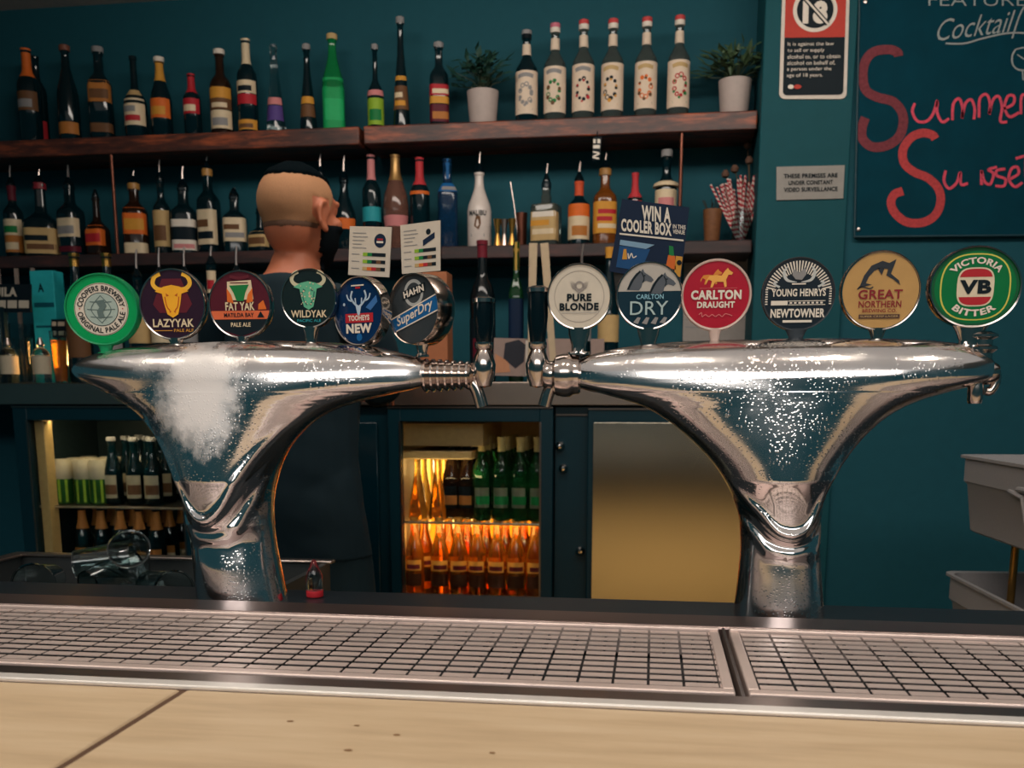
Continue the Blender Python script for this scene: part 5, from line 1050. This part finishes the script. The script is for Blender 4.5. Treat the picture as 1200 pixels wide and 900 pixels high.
# glowing fridge, lower shelf: amber beers
ZL = 0.693; YF = 3.02
def amber(): return bottle('x', 0.245, 0.030, 'beer', GLASSA, [(0.10, 0.26, col('amber_ink', (62, 34, 24)), None, 60), (0.30, 0.44, col('amber_paper', (206, 150, 70)), [MAROON], 60)], None, 0, 2, 0.06, (0.10, col('neck_gold', (220, 160, 70))), name='beer_bottle', seg=20)
sp = []; fx = row((487, 516, 538, 560, 583, 605, 627), 700, YF)
for i, x in enumerate(fx): sp.append((x, YF, ZL, True, ORD[i]))
for r, Y in enumerate((3.10, 3.18, 3.26)):
    for i, x in enumerate(fx): sp.append((x+(0.02 if r % 2 == 0 else 0)-0.006 if i < 6 else x-0.012, Y, ZL, False, ''))
fm_floor = MB(FRS); fm_floor.box((FM0+0.026, 2.975, 0.683), (FM1-0.026, 3.355, 0.692)); fm_floor.build('lower_shelf', fm, org=fm.location)
fridge_set(amber, sp, lambda e: 'amber beer bottle, '+e+' from the left in the lower front row', 'amber beer bottle behind the lower front row of the glowing fridge', 'amber beers on the lower shelf of the glowing fridge')
# upper shelf: dark green beers on the right, clear-glass ones and dark ones at left
ZU = 0.931
def greenb(): return bottle('x', 0.262, 0.0305, 'wine', GLASSDG, [(0.16, 0.40, col('green_paper', (112, 112, 92)), [GREEN], 46)], None, 0, 2, 0.06, (0.17, col('neck_cream', (206, 186, 130))), name='beer_bottle', seg=20)
sp = []; fx = row((565, 588, 610, 632), 608, 3.03)
for i, x in enumerate(fx): sp.append((min(x, FM1-0.058), 3.03, ZU, True, ORD[i]))
for Y in (3.115, 3.20, 3.285):
    for i, x in enumerate(fx): sp.append((min(x+0.004, FM1-0.058), Y, ZU, False, ''))
fridge_set(greenb, sp, lambda e: 'green beer bottle with cream neck, '+e+' from left in upper front row', 'green beer bottle with cream neck behind the upper front row', 'green beers on the upper shelf of the glowing fridge')
def darkb(): return bottle('x', 0.250, 0.029, 'beer', GLASSB, [(0.14, 0.42, INK, [AMBERL], 50)], None, 0, 2, 0.06, (0.12, BLACK), name='beer_bottle', seg=20)
sp = []; fx = row((534, 549), 608, 3.06)
for Y in (3.06, 3.15, 3.24):
    for i, x in enumerate(fx): sp.append((x-0.012+(0.008 if i else 0), Y, ZU, Y < 3.1, ('left', 'right')[i]))
fridge_set(darkb, sp, lambda e: 'dark brown beer bottle, '+e+' one of the front pair beside the green ones', 'dark brown beer bottle behind the front pair in the glowing fridge', 'dark beers on the upper shelf of the glowing fridge')
def clearb(): return bottle('x', 0.205, 0.030, 'flare', GLASSY, [], M('crown_gold', (220, 180, 110), 0.35, 0.5), 0, 2, 0.07, None, name='soda_bottle', seg=20)
sp = []; fx = row((490, 512), 600, 3.04)
for Y in (3.04, 3.13, 3.22):
    for i, x in enumerate(fx): sp.append((x+(0.004 if i else 0), Y, ZU, Y < 3.1, ('left', 'right')[i]))
fridge_set(clearb, sp, lambda e: 'golden glowing tapered bottle with crown cap, '+e+' one of the front pair', 'golden glowing tapered bottle behind the front pair', 'golden tapered bottles on the upper shelf')

# left fridge
ZU2 = 0.961
def can(): 
    t = thing('beer_glass', 'x', 'glass', (0, 0, 0)); m = MB(M('can_green', (40, 90, 40), 0.25)); R, H = 0.032, 0.150
    m.lathe([(0, 0), (R*0.9, 0), (R, 0.006), (R, 0.085), (0, 0.085)], 20); m.build('lower_body', t); m = MB(col('can_cream', (196, 186, 160))); m.lathe([(R, 0.085), (R+0.0004, 0.086), (R, 0.138), (R*0.86, 0.148), (R*0.86, 0.15), (0, 0.148)], 20); m.build('upper_body', t)
    m = MB(LIME); 
    for k in (-0.6, 0.0, 0.5): label_patch(m, 'std', R+0.0003, 0.3, 0.008, 0.084, 2, 7, k*80, seg=3)
    m.build('stripes', t); return t
sp = []; fx = row((74, 98, 116), 600, 3.03)
for Y in (3.03, 3.11, 3.19):
    for i, x in enumerate(fx): sp.append((x+0.01, Y, ZU2, Y < 3.1, ORD[i]))
f0 = fridge_set(can, sp, lambda e: 'green and cream can, '+e+' from the left at front of left fridge', 'green and cream can behind the front ones in the left fridge', 'green and cream cans in the left fridge')
for o in bpy.data.objects:
    if o.name.startswith('beer_glass'): o.name = 'beer_can'; o['category'] = 'can'
def palel(): return bottle('x', 0.225, 0.030, 'beer', GLASSD, [(0.10, 0.44, col('pale_paper', (176, 166, 140)), [BROWN], 52)], GREY, 0, 2, 0.05, None, name='beer_bottle', seg=20)
sp = []; fx = row((136, 161, 182), 598, 3.04)
for Y in (3.04, 3.13, 3.22):
    for i, x in enumerate(fx): sp.append((x, Y, ZU2, Y < 3.1, ORD[i]))
fridge_set(palel, sp, lambda e: 'dark beer bottle with pale label, '+e+' from left, upper shelf of left fridge', 'dark beer bottle with pale label behind the front ones, left fridge', 'pale-labelled beers in the left fridge')
ZL2 = 0.735
fm_floor = MB(FRS); fm_floor.box((-2.034, 2.975, 0.724), (-1.466, 3.355, 0.734)); fm_floor.build('lower_shelf', fl, org=fl.location)
def foilb(): return bottle('x', 0.215, 0.029, 'beer', GLASSD, [(0.08, 0.36, AMBERL, [CREAM], 50)], None, 0, 2, 0.05, (0.34, col('foil_tan', (186, 122, 62))), name='beer_bottle', seg=20)
sp = []; fx = row((100, 122, 144, 166, 186), 655, 3.04)
for Y in (3.04, 3.13, 3.22):
    for i, x in enumerate(fx): sp.append((x, Y, ZL2, Y < 3.1, ORD[i]))
fridge_set(foilb, sp, lambda e: 'dark beer bottle with tan neck foil, '+e+' from left in left fridge', 'dark beer bottle with tan neck foil behind the front row, left fridge', 'tan-foiled beers in the left fridge')

# ------------------------------------------------------------------ ice well, crates, tubs
WELL = M('well_steel', (104, 108, 108), 0.4, 0.9, scale=14)
cx, cy = -0.98, 1.61
t = thing('ice_well', 'grey steel ice well at the lower left behind the bar', 'ice well', (cx, cy, 0.70)); m = MB(WELL)
x0, x1, y0, y1, zb, zt, k = -0.30, 0.36, -0.21, 0.19, 0.0, 0.297, 0.012
for a, b in (((x0, y0, zb), (x1, y0+k, zt)), ((x0, y1-k, zb), (x1, y1, zt)), ((x0, y0+k, zb), (x0+k, y1-k, zt)), ((x1-k, y0+k, zb), (x1, y1-k, zt)), ((x0+k, y0+k, zb), (x1-k, y1-k, 0.05))): m.box(a, b)
m.build('basin', t); m = MB(STEEL)
m.box((x0-0.01, y1-0.02, zt), (x1+0.01, y1+0.006, zt+0.006)); m.box((x0-0.01, y0, zt), (x0+0.02, y1-0.02, zt+0.006)); m.build('rim', t, bevel=0.002)
m = MB(WELL); m.box((x0+0.04, y0+0.04, -0.699), (x1-0.04, y1-0.04, -0.0)); m.build('stand', t)
def cup(): 
    t = thing('plastic_cup', 'x', 'cup', (0, 0, 0)); m = MB(GLASSC); m.lathe([(0, 0), (0.026, 0), (0.036, 0.10), (0.038, 0.10), (0.038, 0.103), (0.034, 0.102), (0.0245, 0.004), (0, 0.004)], 24); m.build('cup', t); return t
lab_ = ['clear cup lying at the left of the ice well heap', 'clear cup lying in the middle of the ice well heap', 'clear cup lying at the right of the ice well heap', 'clear cup lying on top of the ice well heap', 'clear cup leaning at the back of the ice well heap']
pos = [(-1.10, 1.63, 0.985, 1.5, 0.3), (-1.01, 1.60, 0.98, 1.4, 2.8), (-0.90, 1.62, 0.98, 1.55, 0.9), (-1.05, 1.63, 1.012, 1.5, 1.9), (-0.97, 1.70, 0.99, 1.0, 0.4)]
c0 = None
for (x, y, z, tilt, rz), lb in zip(pos, lab_):
    o = cup() if c0 is None else copy_tree(c0); c0 = c0 or o; o.location = (x, y, z); o.rotation_euler = (tilt, 0, rz); tag(o, lb, 'cup', 'clear cups heaped in the ice well')
ice = MB(M('ice', (206, 220, 224), 0.08, trans=0.9))
for k in range(520):
    s = R_.uniform(0.010, 0.016); x = R_.uniform(x0+0.03, x1-0.03); y = R_.uniform(y0+0.03, y1-0.03); h = 0.05+0.19*math.exp(-((x+0.0)/0.28)**2)*R_.random()**0.5
    ice.obox(Vector((cx+x, cy+y, 0.70+h+s)), s*2, s*2, s*2, Matrix.Rotation(R_.uniform(0, 3), 3, Vector((R_.random(), R_.random(), 1)).normalized()))
io = ice.build('ice_cubes', None, smooth=False, org=(cx, cy, 0.75)); tag(io, 'heap of clear ice cubes filling the steel ice well', 'ice', None, 'stuff')
# dark box with a timber board at the far left
t = thing('storage_box', 'dark box holding a timber board at the lower left edge', 'box', (-1.42, 1.62, 0.0)); m = MB(BLACKT)
x0, x1, y0, y1, zt, k = -0.22, 0.10, -0.16, 0.16, 1.012, 0.016
for a, b in (((x0, y0, 0), (x1, y0+k, zt)), ((x0, y1-k, 0), (x1, y1, zt)), ((x0, y0+k, 0), (x0+k, y1-k, zt)), ((x1-k, y0+k, 0), (x1, y1-k, zt)), ((x0+k, y0+k, 0), (x1-k, y1-k, 0.9))): m.box(a, b)
m.build('box', t, bevel=0.003); m = MB(wood_mat('board_bamboo', (120, 92, 60), (170, 134, 88), (196, 160, 110), (3, 16, 16), 0.5, 4)); m.box((x0+0.03, y0+0.03, 0.901), (x1-0.03, y1-0.03, 0.985)); m.build('timber_board', t, bevel=0.003)
# small clear bottle with red tip standing on the ledge
c = PZ(372, 697, 1.036); t = thing('sauce_bottle', 'small clear bottle with red base on ledge beside the left tower', 'bottle', (c.x, 1.30, 1.035)); q = P(372, 655, 1.30).z-1.035; m = MB(GLASSC)
m.lathe([(0, 0), (0.010, 0), (0.0115, 0.006), (0.0115, q*0.55), (0.008, q*0.72), (0.003, q*0.95), (0, q)], 20); m.build('glass_body', t); m = MB(RED); m.lathe([(0.0118, 0.001), (0.0122, 0.002), (0.0122, 0.009), (0.0118, 0.010)], 20); m.build('red_band', t)

# two-tier grey tub trolley on the right
TUB = M('tub_grey', (156, 152, 152), 0.42, bump=0.03, scale=220); GOLDP = M('post_gold', (170, 130, 70), 0.3, 0.8)
t = thing('tub_trolley', 'two-tier grey tub trolley with gold posts at the right edge', 'trolley', (0.920, 1.95, 0))
def tub(z, h, dx):
    m = MB(TUB); rs = []
    def ringp(sx, sy, zz, r=0.03):
        pts = []
        for cx_, cy_, a0 in ((sx-r, -sy+r, -90), (sx-r, sy-r, 0), (-sx+r, sy-r, 90), (-sx+r, -sy+r, 180)):
            for i in range(6): a = math.radians(a0+18*i); pts.append((dx+cx_+r*math.cos(a), cy_+r*math.sin(a), zz))
        return pts
    A, B = 0.205, 0.39
    rs = [ringp(A*0.93, B*0.90, z), ringp(A*0.95, B*0.92, z+0.004), ringp(A*0.985, B*0.97, z+h*0.62), ringp(A*1.005, B*1.0, z+h*0.66), ringp(A*1.005, B, z+h-0.008), ringp(A*1.03, B*1.04, z+h-0.006), ringp(A*1.03, B*1.04, z+h), ringp(A*0.985, B*0.975, z+h), ringp(A*0.93, B*0.90, z+0.02), ]
    m.rings(rs); o = m.build('tub', t, angle=30); m = MB(TUB)
    m.tube([(dx-A*1.0, -B*0.2, z+h*0.70), (dx-A*1.03, 0.0, z+h*0.72), (dx-A*1.0, B*0.2, z+h*0.70)], 0.006, 8); m.tube([(dx-A*1.0, B*0.3, z+h*0.66), (dx-A*1.03, B*0.1, z+h*0.62), (dx-A*1.0, B*0.05, z+h*0.25), (dx-A*1.0, -B*0.6, z+h*0.25), (dx-A*1.03, -B*0.65, z+h*0.62), (dx-A*1.0, -B*0.9, z+h*0.66)], 0.005, 8) if 1 else m.tube([(dx-A*0.75, -B*1.0, z+h*0.66), (dx-A*0.45, -B*1.02, z+h*0.62), (dx-A*0.40, -B*0.99, z+h*0.30), (dx+A*0.4, -B*0.99, z+h*0.30), (dx+A*0.45, -B*1.02, z+h*0.62), (dx+A*0.9, -B*1.0, z+h*0.66)], 0.005, 8); m.build('grip', o)
tub(1.02, 0.168, 0.0); tub(0.75, 0.168, -0.012)
for x, y in ((-0.15, -0.25), (-0.15, 0.20), (0.15, -0.25), (0.15, 0.20)): m = MB(GOLDP); m.tube([(x, y, 0.0), (x, y, 1.02)], 0.008, 10); m.build('post', t)
t.rotation_euler.z = math.radians(3)

# ------------------------------------------------------------------ bartender with the back turned
def skin_body(verts, edges, radii, sub=2):
    me = bpy.data.meshes.new('tmp'); me.from_pydata(verts, edges, []); o = bpy.data.objects.new('tmp', me); COL.objects.link(o)
    sk = o.modifiers.new('s', 'SKIN'); sv = me.skin_vertices[0].data
    for i, r in enumerate(radii):
        sv[i].radius = r if isinstance(r, tuple) else (r, r); sv[i].use_root = (i == 0)
    ss = o.modifiers.new('u', 'SUBSURF'); ss.levels = sub
    m2 = bpy.data.meshes.new_from_object(o.evaluated_get(bpy.context.evaluated_depsgraph_get()))
    r = ([tuple(v.co) for v in m2.vertices], [tuple(p.vertices) for p in m2.polygons]); bpy.data.objects.remove(o); return r
BX, BYP = -0.845, 2.25
yaw = math.radians(-30)
def rot(p, a=yaw): return (p[0]*math.cos(a)-p[1]*math.sin(a), p[0]*math.sin(a)+p[1]*math.cos(a), p[2])
# joints (x right, y away from us)
J = [(0, 0, 0.98), (0, -0.01, 1.16), (0, -0.005, 1.36), (0, -0.01, 1.50), (0.005, 0.0, 1.585), (0.012, 0.015, 1.68),
     (-0.17, -0.005, 1.505), (-0.205, 0.05, 1.34), (-0.11, 0.24, 1.335), (-0.09, 0.31, 1.330),
     (0.17, -0.005, 1.505), (0.205, 0.05, 1.34), (0.11, 0.24, 1.335), (0.09, 0.31, 1.330),
     (-0.10, 0, 0.92), (-0.11, 0.02, 0.50), (-0.115, -0.02, 0.09), (-0.12, 0.12, 0.035),
     (0.10, 0, 0.92), (0.11, 0.02, 0.50), (0.115, -0.02, 0.09), (0.12, 0.12, 0.035)]
Ed = [(0, 1), (1, 2), (2, 3), (3, 4), (4, 5), (3, 6), (6, 7), (7, 8), (8, 9), (3, 10), (10, 11), (11, 12), (12, 13), (0, 14), (14, 15), (15, 16), (16, 17), (0, 18), (18, 19), (19, 20), (20, 21)]
Ra = [(0.165, 0.115), (0.145, 0.10), (0.17, 0.115), (0.13, 0.085), (0.058, 0.060), (0.056, 0.058), 0.060, 0.045, 0.030, 0.032, 0.060, 0.045, 0.030, 0.032, 0.09, 0.062, 0.044, 0.036, 0.09, 0.062, 0.044, 0.036]
bv, bf = skin_body(J, Ed, Ra)
hand = []
def hand_mesh(side):
    x0 = 0.09*side; V = [(x0, 0.31, 1.330), (x0-0.005*side, 0.36, 1.323)]; E = [(0, 1)]; Rr = [0.024, 0.026]
    for k, L in enumerate((0.066, 0.076, 0.070, 0.054)):
        ox = x0+side*(0.028-0.019*k); i = len(V); V += [(ox, 0.385, 1.323), (ox, 0.385+L*0.45, 1.325), (ox, 0.385+L*0.8, 1.310), (ox, 0.385+L*0.9, 1.290)]; E += [(1, i), (i, i+1), (i+1, i+2), (i+2, i+3)]; Rr += [0.0105, 0.009, 0.008, 0.007]
    i = len(V); V += [(x0-side*0.030, 0.345, 1.317), (x0-side*0.050, 0.372, 1.309), (x0-side*0.052, 0.396, 1.301)]; E += [(0, i), (i, i+1), (i+1, i+2)]; Rr += [0.013, 0.010, 0.008]
    return skin_body(V, E, Rr, 1)
bm_all = MB(); bm_all.add(bv, bf)
for s_ in (-1, 1): v_, f_ = hand_mesh(s_); bm_all.add(v_, f_)
def ell(c, r, nu=28, nv=18, a=0.0, fn=None):
    vs = []; fs = []
    for i in range(nv+1):
        ph = math.pi*i/nv
        for j in range(nu):
            th = 2*math.pi*j/nu; p = Vector((r[0]*math.sin(ph)*math.cos(th), r[1]*math.sin(ph)*math.sin(th), r[2]*math.cos(ph)))
            if fn: p = fn(p)
            vs.append((p.x+c[0], p.y+c[1], p.z+c[2]))
    for i in range(nv):
        for j in range(nu): fs.append((i*nu+j, (i+1)*nu+j, (i+1)*nu+(j+1) % nu, i*nu+(j+1) % nu))
    return vs, fs
HC = (0.022, 0.015, 1.735); HS = 1.0
def head_pt(p): q = rot(p); return (q[0]+HC[0], q[1]+HC[1], q[2]+HC[2])
hp = []
def addh(c, r, **k): v_, f_ = ell(c, r, **k); bm_all.add([head_pt(p) for p in v_], f_)
addh((0, -0.012, 0.022), (0.077, 0.094, 0.084)); addh((0, 0.022, -0.035), (0.066, 0.072, 0.080)); addh((0, 0.045, -0.088), (0.036, 0.036, 0.026)); addh((0, -0.03, -0.03), (0.062, 0.062, 0.07))
addh((0, 0.094, -0.020), (0.012, 0.020, 0.024)); addh((0, 0.082, 0.006), (0.010, 0.012, 0.030)); addh((0, 0.075, 0.028), (0.052, 0.018, 0.011)); addh((0, 0.086, -0.062), (0.024, 0.012, 0.006)); addh((0, 0.084, -0.071), (0.021, 0.012, 0.006))
for s_ in (-1, 1): addh((s_*0.030, 0.072, 0.012), (0.014, 0.012, 0.010)); addh((s_*0.046, 0.06, -0.022), (0.022, 0.02, 0.018))
for s_ in (-1, 1):
    ea = []
    for i in range(15):
        a = math.radians(-110+285*i/14); ea.append((s_*(0.080+0.006*math.cos(a*0.5)), 0.000-0.017*math.cos(a)*1.0, -0.012+0.031*math.sin(a)))
    e = MB(); e.tube(ea, 0.0058, 8); bm_all.add([head_pt(p) for p in e.v], e.f); addh((s_*0.076, 0.002, -0.014), (0.008, 0.014, 0.026)); addh((s_*0.080, 0.004, -0.040), (0.007, 0.009, 0.011))
PT = thing('person', 'bartender seen from behind in a black T-shirt, cropped hair, head turned right', 'person', (BX, BYP, 0))
SKIN = M('skin', (190, 112, 80), 0.5, var=0.08, scale=30)
nt, lk, bs = SKIN.node_tree.nodes, SKIN.node_tree.links, SKIN.node_tree.nodes['Principled BSDF']; bs.inputs['Subsurface Weight'].default_value = 0.08; bs.inputs['Subsurface Radius'].default_value = (0.01, 0.004, 0.002)
bo = bm_all.build('body', PT, mat=SKIN)
rm = bo.modifiers.new('remesh', 'REMESH'); rm.mode = 'VOXEL'; rm.voxel_size = 0.0055; rm.use_smooth_shade = True
sm_ = bo.modifiers.new('smooth', 'SMOOTH'); sm_.iterations = 4; sm_.factor = 0.5
dg = bpy.context.evaluated_depsgraph_get(); me2 = bpy.data.meshes.new_from_object(bo.evaluated_get(dg)); bo.modifiers.clear(); bo.data = me2
if not me2.materials: me2.materials.append(SKIN)
me2.polygons.foreach_set('use_smooth', [True]*len(me2.polygons))
# clothing and hair follow the body surface: copies of body regions pushed outwards
bmv = [v.co.copy() for v in me2.vertices]; bmn = [v.normal.copy() for v in me2.vertices]
def hl(p):                                                     # into head space
    return Vector(rot((p.x-HC[0], p.y-HC[1], p.z-HC[2]), -yaw))
def region(name, mat, test, push, fade=None):
    keep = [i for i, p in enumerate(me2.polygons) if all(test(bmv[k]) for k in p.vertices)]
    used = {}; m = MB(mat); vs = []; fs = []
    cnt = {}
    for i in keep:
        vv = list(me2.polygons[i].vertices)
        for a, b in zip(vv, vv[1:]+vv[:1]): k = (min(a, b), max(a, b)); cnt[k] = cnt.get(k, 0)+1
    edge = {v for k, c in cnt.items() if c == 1 for v in k}
    for i in keep:
        f = []
        for k in me2.polygons[i].vertices:
            if k not in used:
                used[k] = len(vs); d = push(bmv[k]) if callable(push) else push; vs.append(tuple(bmv[k]+bmn[k]*(0.0004 if k in edge else d)))
            f.append(used[k])
        fs.append(tuple(f))
    m.add(vs, fs); return m.build(name, PT, angle=180)
SHIRT = M('black_cotton', (4, 34, 44), 0.85, scale=60, bump=0.1); TROU = M('dark_trousers', (4, 34, 42), 0.85); SHOE = M('shoe_black', (12, 16, 18), 0.5)
def in_shirt(p):
    if p.y > 0.125: return False
    
    return 0.93 < p.z < 1.588-0.06*max(0, p.y)/0.06*0.5
region('t_shirt', SHIRT, in_shirt, lambda p: 0.010+0.004*noise.noise(p*14))
region('trousers', TROU, lambda p: 0.10 < p.z < 0.945 and p.y < 0.16 and abs(p.x) < 0.27, lambda p: 0.008+0.003*noise.noise(p*12))
region('shoes', SHOE, lambda p: p.z < 0.105, 0.004)
HAIR = M('hair_dark', (5, 14, 18), 0.95, spec=0.05, scale=400, bump=0.3); BUZZ = M('hair_buzzed', (180, 130, 92), 0.8, scale=500, bump=0.2, var=0.2); BEARD = M('beard', (14, 20, 24), 0.95, spec=0.1, scale=500, bump=0.3)
region('buzzed_hair', BUZZ, lambda p: (lambda q: q.z > -0.012-0.02*(q.y < 0) and q.z < 0.080 and q.y < 0.035+0.5*q.z and abs(q.x) < 0.085 and not (abs(q.x) > 0.071 and q.y > -0.024 and q.z < 0.026))(hl(p)), 0.0016)
region('hair_top', HAIR, lambda p: (lambda q: q.z > 0.070-0.25*max(0, q.y-0.02) and q.y < 0.085 and q.z > 0.04)(hl(p)), lambda p: 0.006+0.003*noise.noise(p*60))
region('nape_hair', M('hair_nape', (104, 74, 56), 0.8, scale=500, bump=0.2), lambda p: (lambda q: -0.042 < q.z < -0.022 and q.y < 0.0 and abs(q.x) < 0.073)(hl(p)), 0.0016)
region('beard', BEARD, lambda p: (lambda q: q.z < -0.022 and q.z > -0.13 and q.y > 0.004-0.2*(q.z+0.02)*0 and not (q.z > -0.05 and abs(q.x) < 0.045) and not (-0.074 < q.z < -0.057 and abs(q.x) < 0.027) and (q.y > 0.02 or q.z > -0.09) and not (abs(q.x) > 0.073))(hl(p)), lambda p: 0.006)
